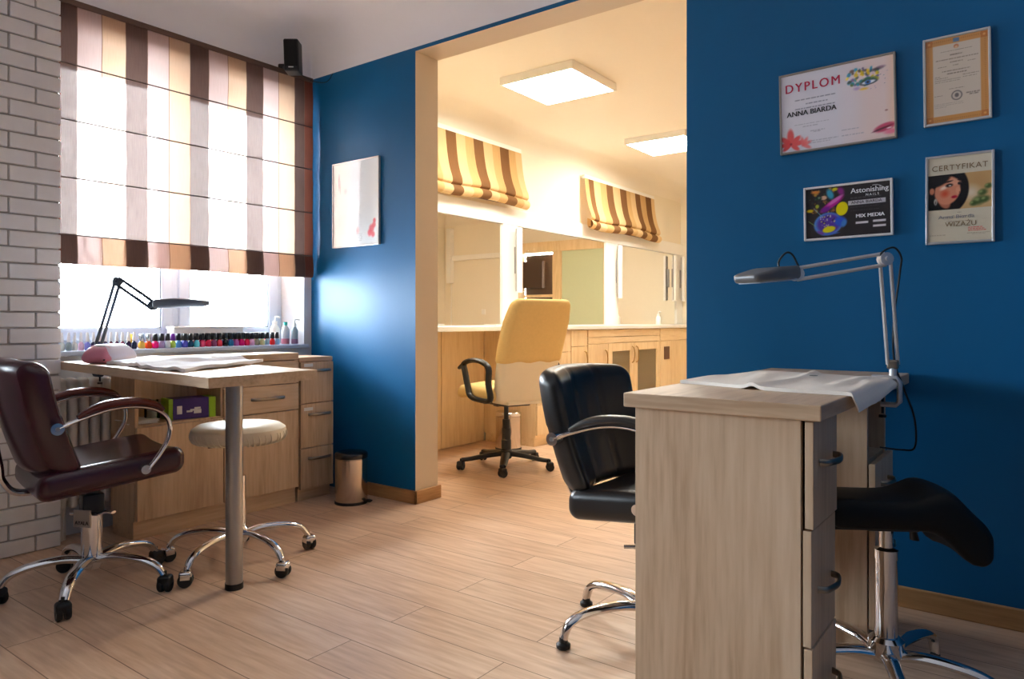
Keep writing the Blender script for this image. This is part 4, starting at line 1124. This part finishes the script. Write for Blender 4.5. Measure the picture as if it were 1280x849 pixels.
# ornate gold bordered diploma
p = Print(100, 150, .66, (214, 196, 176))
p.rect(0, 0, 1, 1, (204, 140, 70)); p.rect(.12, .075, .88, .925, (212, 194, 174), edge=.006)
for k in range(46):
    y = (k + .5) / 46
    for x in (.045, .955): p.ell(x, y, .02, .006, (170, 104, 44), 0, .5, .7)
for k in range(30):
    for y in (.03, .97): p.ell((k + .5) / 30, y, .012, .012, (170, 104, 44), 0, .5, .7)
for x in (.06, .94):
    for y in (.04, .96): p.rect(x - .055, y - .036, x + .055, y + .036, (190, 110, 40), .9).ell(x, y, .03, .018, (226, 160, 80), 0, .5)
p.rect(.45, .935, .55, .985, (96, 122, 146)); p.ell(.5, .885, .05, .03, (200, 120, 80), 0, .4).ell(.5, .875, .03, .02, (220, 180, 140), 0, .5)
for k, (x0, x1, y, h) in enumerate(((.25, .75, .835, .006), (.40, .60, .785, .014), (.17, .85, .74, .008), (.40, .60, .70, .012), (.20, .34, .655, .007), (.68, .80, .685, .007), (.45, .53, .66, .007), (.27, .72, .60, .010), (.35, .66, .565, .012),
                                    (.15, .24, .545, .006), (.60, .85, .53, .009), (.60, .82, .505, .006), (.15, .36, .525, .006), (.15, .56, .50, .006), (.15, .55, .475, .006), (.38, .62, .385, .006), (.14, .27, .315, .006), (.65, .86, .305, .014), (.70, .84, .285, .014),
                                    (.14, .60, .22, .005), (.14, .60, .20, .005), (.14, .34, .18, .005))): p.words(x0, y, x1, h, (110, 94, 84), 60 + k, .75)
p.ell(.5, .30, .095, .062, (110, 100, 98), 0, .12).ell(.5, .30, .075, .049, (206, 190, 172), 0, .15).ell(.5, .302, .04, .03, (110, 100, 98), 0, .3)
picture('upper right framed certificate with an orange patterned border', -.345, -.149, 1.669, 1.969, p, plain('frame_white_silver', (196, 194, 192), .35, .4), .008, tilt=-.012)
# portrait certificate
p = Print(120, 160, .66, (214, 202, 178))
v0, v1 = .375, .80
p.rect(0, v0, 1, v1, (206, 168, 116)); inside = ((p.v > v0) & (p.v < v1)).astype(float)
keep = p.c.copy()
p.ell(.82, .70, .4, .25, (196, 150, 96), 0, .9, .8).ell(.68, .56, .2, .12, (224, 210, 186), 0, .9, .9)
p.ell(.28, .62, .38, .31, (22, 18, 20), 0, .06)
p.ell(.10, .40, .30, .09, (14, 18, 18), 0, .2)
p.ell(.26, .47, .10, .10, (186, 112, 86), 30, .3)
p.ell(.31, .605, .215, .18, (216, 140, 110), -14, .12).ell(.42, .70, .13, .05, (226, 160, 132), -8, .5).ell(.27, .57, .10, .06, (214, 84, 54), 30, .8, .9).ell(.25, .64, .09, .03, (250, 226, 206), 24, .7, .9)
p.ell(.48, .60, .045, .05, (226, 158, 126), 0, .4).ell(.505, .575, .018, .014, (150, 80, 64), 0, .6)
p.ell(.34, .665, .075, .026, (40, 34, 34), 8, .5).ell(.35, .66, .03, .010, (210, 200, 190), 0, .5).ell(.50, .68, .035, .022, (40, 34, 34), -10, .5)
p.ell(.33, .71, .09, .012, (50, 34, 30), 12, .5).ell(.50, .72, .04, .010, (50, 34, 30), -10, .5)
p.ell(.42, .525, .06, .022, (190, 40, 60), 6, .4).ell(.42, .526, .05, .004, (110, 20, 36), 6, .6)
p.ell(.06, .61, .045, .05, (206, 130, 100), 0, .3).ell(.12, .48, .035, .05, (176, 164, 150), 0, .4).ell(.12, .47, .015, .025, (110, 96, 88), 0, .5)
p.ell(.14, .74, .26, .09, (20, 16, 18), 22, .25)
for (x, y, r_) in ((.86, .55, .10), (.80, .46, .14), (.95, .62, .08), (.72, .43, .08), (.90, .47, .10)): p.ell(x, y, r_, r_ * .5, (70, 92, 48), 20, .6, .9).ell(x - .03, y + .01, r_ * .45, r_ * .22, (150, 164, 100), 20, .7, .8)
out = 1 - inside
p.c = p.c * inside[..., None] + np.array((214, 202, 178), float) * out[..., None]
for k, (x0, x1, y, h) in enumerate(((.47, .53, .335, .008), (.30, .70, .232, .006), (.02, .28, .075, .006), (.62, .96, .085, .005), (.70, .90, .07, .005))): p.words(x0, y, x1, h, (130, 110, 96), 90 + k, .7)
for k in range(3): p.words(.64, .11 + k * .018, .92 - .03 * k, .012, (214, 90, 80), 99 + k, .7)
for k in range(2): p.line(.18 + .3 * k, .285, .42 + .3 * k, .30 + .004 * k, .003, (110, 104, 110), .8)
f, put = picture('lower right framed certificate showing a dark haired face with red makeup', -.338, -.140, 1.263, 1.564, p, plain('frame_satin', (190, 190, 194), .3, .6), .008, tilt=0.0)
put('CERTYFIKAT', .5, .845, .026, GOLDINK, align='CENTER', spacing=1.12, sx=1.0)
put('WIZAŻU', .52, .175, .023, GOLDINK, align='CENTER')
put('Anna Biarda', .45, .27, .017, GREYINK, align='CENTER', sx=1.25)
# black colourful certificate
p = Print(160, 100, 1.5, (52, 48, 50))
rr = random.Random(11)
p.ell(.2, .2, .3, .35, (70, 62, 58), 0, .9, .6)
for k in range(50):
    x, y = .04 + .30 * rr.random(), .5 + .48 * rr.random()
    p.ell(x, y, rr.uniform(.01, .035), rr.uniform(.015, .04), rr.choice([(196, 150, 60), (110, 80, 50), (70, 90, 70), (150, 100, 60), (60, 60, 60), (190, 120, 50)]), rr.uniform(0, 180), .5, .8)
p.ell(.12, .93, .07, .04, (226, 140, 60), 0, .5).ell(.30, .86, .05, .14, (60, 170, 210), 20, .5, .9).ell(.36, .95, .05, .04, (220, 210, 40), 0, .5).ell(.43, .9, .05, .12, (150, 40, 140), 20, .6, .9)
p.ell(.22, .80, .05, .05, (226, 180, 150), 0, .4).ell(.16, .80, .05, .05, (40, 60, 50), 0, .5).ell(.165, .81, .022, .03, (110, 130, 110), 0, .5)
p.ell(.32, .66, .20, .075, (196, 40, 150), 34, .4).ell(.36, .73, .14, .045, (226, 120, 200), 34, .5, .9).ell(.24, .56, .08, .07, (120, 40, 150), 20, .5, .9)
p.ell(.44, .55, .075, .145, (236, 222, 10), -12, .12).ell(.05, .56, .05, .04, (220, 190, 30), 0, .4).ell(.14, .64, .03, .05, (180, 190, 60), 0, .5)
p.ell(.27, .27, .185, .24, (90, 140, 220), 10, .12).ell(.28, .275, .165, .215, (90, 60, 160), 10, .25)
p.ell(.42, .30, .09, .12, (50, 90, 210), -20, .4).ell(.46, .26, .04, .1, (70, 130, 200), -20, .5)
for k in range(40): p.ell(.16 + .2 * rr.random(), .2 + .24 * rr.random(), .012, .018, rr.choice([(200, 190, 210), (60, 50, 80), (130, 110, 180), (230, 220, 90)]), 0, .5, .85)
p.ell(.28, .16, .09, .07, (232, 220, 20), 10, .25).ell(.18, .10, .07, .03, (120, 60, 150), -30, .5, .9).ell(.30, .07, .13, .025, (70, 110, 200), 5, .5, .9)
p.line(.03, .35, .12, .24, .008, (150, 190, 110), .7).line(.10, .6, .2, .42, .006, (120, 200, 210), .8)
for k in range(14):
    a0, a1 = -.3 + k * .16, -.3 + (k + 1) * .16
    p.line(.83 + .085 * math.cos(a0), .875 + .075 * math.sin(a0), .83 + .085 * math.cos(a1), .875 + .075 * math.sin(a1), .007, (214, 212, 218), .9)
p.rect(.515, .60, .945, .685, (214, 210, 218))
p.words(.54, .72, .90, .03, (96, 92, 96), 5, .6)
for k in range(2): p.words(.54, .55 - .07 * k, .88, .012, (84, 80, 84), 7 + k, .6)
p.rect(.60, .225, .745, .265, (220, 216, 222)).rect(.80, .235, .945, .275, (220, 216, 222)).rect(.80, .14, .945, .18, (220, 216, 222))
f, put = picture('black framed certificate with bright paint splashes, left of the portrait', -.739, -.438, 1.304, 1.505, p, plain('frame_white', (224, 222, 224), .35, .2), .008, tilt=-.012)
put('Astonishing', .545, .83, .0265, WHITEINK, bold=.0003)
put('NAILS', .72, .755, .012, WHITEINK, spacing=1.5)
put('ANNA BIARDA', .55, .618, .0155, BLACKINK, sx=.98)
put('MIX MEDIA', .60, .345, .018, WHITEINK, bold=.0007, sx=1.05)
m = MB()

# ------------------------------------------------------------------ back room: counter, mirrors, cabinets
ct = MB().box((XB + .002, 3.06, .93), (-3.245, YF - .005, .965), r=.004)
o = ct.build('countertop', WHITEM, loc=(-3.5, 5.9, .93), world=True); tag(o, 'long white countertop running below the three mirrors', 'countertop')
kp = thing('knee_panel', 'pale wood panelling filling the kneehole behind the yellow chair', 'panel', (-3.8, 3.9, 0))
yy = [3.05, 3.42, 4.21, 4.70]
yy = [3.05, 3.55, 4.17, 4.70]
for a, b in zip(yy[:-1], yy[1:]):
    MB().box((-3.812, a + .003, .005), (-3.79, b - .003, .929), r=.0015).build('board', WOODB, kp, True)
# pedestal and cabinet run
def base_unit(label, y0, y1, fronts, cat='cabinet', name='base_cabinet', x0=-3.80, xf=-3.275, plinth=True):
    u = thing(name, label, cat, (-3.55, (y0 + y1) / 2, 0))
    m = MB().box((x0, y0, .07), (xf, y0 + .018, .929), r=.001).box((x0, y1 - .018, .07), (xf, y1, .929), r=.001).box((x0, y0 + .018, .07), (x0 + .012, y1 - .018, .929)).box((x0 + .012, y0 + .018, .07), (xf, y1 - .018, .088))
    m.build('carcass', WOODB, u, True)
    MB().box((x0 + .02, y0 + .002, 0), (xf - .01, y1 - .002, .07)).build('plinth', WOODBY, u, True)
    for kind, a, b, z0, z1, hd in fronts:
        d = MB()
        if kind == 'glass_door':
            fw = .075
            d.box((xf + .001, a, z0), (xf + .02, a + fw, z1), r=.0015).box((xf + .001, b - fw, z0), (xf + .02, b, z1), r=.0015).box((xf + .001, a + fw, z0), (xf + .02, b - fw, z0 + fw), r=.0015).box((xf + .001, a + fw, z1 - fw), (xf + .02, b - fw, z1), r=.0015)
            d = d.build('door', WOODB, u, True)
            g = MB().box((xf + .004, a + fw - .004, z0 + fw - .004), (xf + .008, b - fw + .004, z1 - fw + .004))
            for k in range(24):
                zz = z0 + fw + (z1 - z0 - 2 * fw) * (k + .5) / 24
                g.box((xf + .008, a + fw - .002, zz - .0025), (xf + .011, b - fw + .002, zz + .0025))
            g.build('lattice_panel', plain('taupe_lattice', (136, 118, 84), .5, var=.05), d, True)
        else:
            d = d.box((xf + .001, a, z0), (xf + .019, b, z1), r=.0015).build('drawer' if kind == 'drawer' else ('door' if kind == 'door' else 'panel'), WOODB if kind != 'rail' else WOODBY, u, True)
        if hd:
            hy, hz, ax = hd
            if ax == 'z': bow_handle(d, 'z', (xf + .02, hy, hz), .16, (1, 0, 0), plain('brass_handle', (170, 130, 70), .3, 1.0))
            else: bow_handle(d, 'y', (xf + .02, hy, hz), .14, (1, 0, 0), NICKEL)
    return u
base_unit('maple drawer pedestal next to the kneehole behind the yellow chair', 4.705, 5.215, [('drawer', 4.71, 5.21, .745, .925, None), ('drawer', 4.71, 5.21, .56, .741, None), ('drawer', 4.71, 5.21, .33, .556, None), ('drawer', 4.71, 5.21, .09, .326, None)])
base_unit('narrow maple cabinet with drawer between the pedestal and the lattice doors', 5.22, 5.485, [('drawer', 5.224, 5.48, .785, .925, None), ('door', 5.224, 5.48, .09, .781, (5.44, .66, 'z'))])
base_unit('wide maple cabinet with two lattice doors under the counter', 5.50, 6.965, [('rail', 5.505, 6.96, .86, .925, None), ('rail', 5.505, 6.96, .80, .855, None), ('door', 5.505, 5.86, .09, .795, (5.80, .66, 'z')), ('glass_door', 5.865, 6.375, .09, .795, (6.335, .68, 'z')), ('glass_door', 6.38, 6.96, .09, .795, (6.42, .68, 'z'))])
eu = base_unit('plain maple end cabinet with dark socket at the far counter end', 6.97, 8.70, [('rail', 6.975, 8.69, .80, .925, None), ('door', 6.975, 7.26, .09, .795, None), ('door', 7.264, 7.95, .09, .795, None), ('door', 7.954, 8.69, .09, .795, None)])
MB().box((-3.275 + .019, 7.06, .60), (-3.275 + .026, 7.19, .735), r=.002).build('socket_plate', BROWNP, eu, True)
# mirrors with white surround
def mirror(label, y0, y1):
    t = thing('wall_mirror', label, 'mirror', (XB, (y0 + y1) / 2, .965), group='mirrors over the white counter')
    MB().box((XB + .003, y0, .967), (XB + .012, y1, 1.845)).build('glass', MIRROR, t, True)
    m = MB().box((XB + .001, y0 - .004, .966), (XB + .010, y0, 1.849)).box((XB + .001, y1, .966), (XB + .010, y1 + .004, 1.849)).box((XB + .001, y0, 1.845), (XB + .010, y1, 1.849))
    m.build('edge_strip', STEEL, t, True)
mirror('mirror left of the yellow chair, nearest the opening', 3.36, 4.956)
mirror('mirror behind the yellow chair reflecting the wooden sliding door', 5.19, 6.783)
mirror('farthest mirror above the lattice door cabinet', 7.05, 8.60)
pf = thing('mirror_surround', 'white board surround framing the row of mirrors', 'panel', (XB, 5.9, .97))
MB().box((XB + .001, 3.06, 1.85), (XB + .034, YF - .005, 1.992), r=.003).build('top_rail', WHITEM, pf, True)
for a, b in ((3.06, 3.354), (4.962, 5.184), (6.789, 7.044), (8.606, YF - .005)):
    MB().box((XB + .001, a, .966), (XB + .030, b, 1.85), r=.003).build('post', WHITEM, pf, True)
def bar_light(label, y, z0=1.255, z1=1.83, br=-1):
    t = thing('vanity_light', label, 'light', (XB, y, z0), group='bar lights between the mirrors')
    MB().rbox((XB + .080, y, (z0 + z1) / 2), (.016, .028, (z1 - z0) / 2), .008, seg=2).build('diffuser_bar', WHITEM, t, True)
    MB().box((XB + .058, y - .03, z0 + .01), (XB + .066, y + .03, z1 - .01), r=.002).build('back_channel', STEEL, t, True)
    MB().box((XB + .0305, y - .012, z0 + .17), (XB + .060, y + .012, z1 - .17), r=.003).build('bracket', STEEL, t, True)
bar_light('bar light between the first and second mirror', 5.135)
bar_light('bar light between the second and farthest mirror', 7.0)
bar_light('bar light at the far edge of the farthest mirror', 8.45, 1.26, 1.83)
bar_light('last bar light in the far room corner', 8.70, 1.26, 1.83)
pump_bottle('small white dispenser bottle standing on the far counter', (-3.55, 7.55, .965), .03, .10, WHITEM, WHITEM, True)
# small card on the counter
tag(MB().box((-.06, -.10, 0), (.06, .10, .012), r=.002).build('booklet', PAPERW, loc=(-3.45, 4.45, .9652)), 'white booklet lying on the counter left of the yellow chair', 'booklet')

# ceiling panels
def panel(label, x0, y0, s=.60):
    t = thing('ceiling_light', label, 'ceiling light', (x0 + s / 2, y0 + s / 2, 2.67), group='square ceiling panels in the back room')
    m = MB(); z0, z1 = 2.665, H - .001; w = .016
    m.box((x0, y0, z0), (x0 + w, y0 + s, z1)).box((x0 + s - w, y0, z0), (x0 + s, y0 + s, z1)).box((x0 + w, y0, z0), (x0 + s - w, y0 + w, z1)).box((x0 + w, y0 + s - w, z0), (x0 + s - w, y0 + s, z1))
    m.build('frame', WHITEM, t, True)
    MB().box((x0 + w, y0 + w, z0 + .003), (x0 + s - w, y0 + s - w, z0 + .008)).build('diffuser', LED, t, True)
panel('square glowing ceiling panel nearest the opening', -3.10, 4.02)
panel('square glowing ceiling panel farther back, cut by the blue wall', -3.20, 6.07)

# far wall: sliding door unit with frosted glass, and what the mirrors show
d1 = thing('door_1', None, None, ((DX0 + DX1) / 2, YF, 0), kind='structure')
m = MB()
m.box((DX0 - .05, YF - .03, 0), (DX0 + .05, YF + .10, 2.02), r=.003).box((DX1 - .06, YF - .03, 0), (DX1 + .04, YF + .10, 2.02), r=.003).box((DX0 - .05, YF - .04, 2.02), (DX1 + .04, YF + .10, 2.17), r=.003).box((-1.98, YF - .035, 0), (-1.83, YF + .06, 2.02), r=.003)
m.build('frame', WOODB, d1, True)
MB().box((DX0 + .05, YF - .012, .02), (-1.98, YF + .01, 2.02)).build('frosted_panel', FROST, d1, True)
sh = thing('display_shelf', 'dark shelf seen through the sliding door in the mirror', 'shelf', (-1.53, 8.92, 0))
m = MB().box((-1.83, 8.90, 0), (-1.25, 8.93, 2.0)).box((-1.60, 8.83, 1.50), (-1.25, 8.90, 1.9))
m.build('cabinet_body', plain('dark_walnut', (62, 42, 28), .5), sh, True)
MB().box((-1.82, 8.84, 1.36), (-1.26, 8.90, 1.40)).build('shelf_board', WOODBY, sh, True)
for k in range(4):
    pass
pl = thing('potted_plant', 'small green plant on the shelf reflected in the second mirror', 'plant', (-1.45, 8.845, 1.0))
m = MB()
rr = random.Random(3)
for k in range(26):
    a, q = rr.uniform(0, 2 * PI), rr.uniform(.03, .10)
    c = Vector((q * math.cos(a) * 1.1, q * math.sin(a) * .45, .14 + rr.uniform(-.05, .08)))
    m.tube([Vector((0, 0, .08)), c * .7 + Vector((0, 0, .03)), c], [(.003, .002), (.018, .003), (.002, .001)], 6)
m.build('leaves', plain('green_leaf', (24, 110, 76), .5), pl)
MB().lathe([(0, 0), (.035, 0), (.045, .08), (.04, .085), (0, .08)]).build('pot', WHITEM, pl)
MB().box((-1.85, 8.80, .94), (-1.25, 8.90, .999)).build('ledge', WHITEM, sh, True)
sw = thing('light_switch', 'small white switch on the cream wall reflected in the first mirror', 'switch', (-.52, YF, 1.15))
MB().box((-.56, YF - .010, 1.11), (-.48, YF - .0005, 1.19), r=.003).build('plate', WHITEM, sw, True)
MB().box((-.545, YF - .014, 1.125), (-.495, YF - .010, 1.175), r=.002).build('rocker', WHITEM, sw, True)
tk = thing('pipe_casing', 'white boxed pipe casing across the far cream wall in the mirror', 'pipe', (.2, YF, 1.7))
MB().box((.10, YF - .09, 1.62), (.19, YF - .001, 2.50), r=.004).build('vertical_box', WHITEM, tk, True)
MB().box((-1.05, YF - .05, 1.98), (.10, YF - .001, 2.06), r=.004).build('horizontal_box', WHITEM, tk, True)
MB().cyl((.15, YF - .012, .05), (.15, YF - .012, 1.62), .008, 8).build('riser', WHITEM, tk, True)

# ------------------------------------------------------------------ light
w = bpy.data.worlds.new('daylight'); sc.world = w; w.use_nodes = True
bg = w.node_tree.nodes['Background']
bg.inputs[0].default_value = (.80, .91, 1.0, 1); bg.inputs[1].default_value = 38.0
def portal(y0, y1, z0, z1):
    L = bpy.data.lights.new('window_portal', 'AREA'); L.shape = 'RECTANGLE'; L.size = z1 - z0; L.size_y = y1 - y0
    L.cycles.is_portal = True
    o = bpy.data.objects.new('window_portal', L); COL.objects.link(o)
    o.location = (-4.02, (y0 + y1) / 2, (z0 + z1) / 2); o.rotation_euler = (0, -PI / 2, 0)
portal(1.42, 2.78, .87, 2.36); portal(-.93, .16, .87, 1.84)

# ------------------------------------------------------------------ camera
cam = bpy.data.cameras.new('camera'); cam.sensor_width = 36; cam.lens = 900 / 1280 * 36; cam.shift_y = -22.5 / 1280; cam.clip_start = .05
co = bpy.data.objects.new('camera', cam); COL.objects.link(co)
co.location = (0, 0, 1.0); co.rotation_euler = (PI / 2, 0, math.radians(36.67))
sc.camera = co
vs = sc.view_settings
vs.view_transform = 'Standard'; vs.look = 'None'; vs.gamma = 1; vs.use_curve_mapping = False; vs.exposure = 1.0
sc.cycles.max_bounces = 10; sc.cycles.diffuse_bounces = 6; sc.cycles.transparent_max_bounces = 12
sc.cycles.use_denoising = True
sc.cycles.sample_clamp_indirect = 8.0
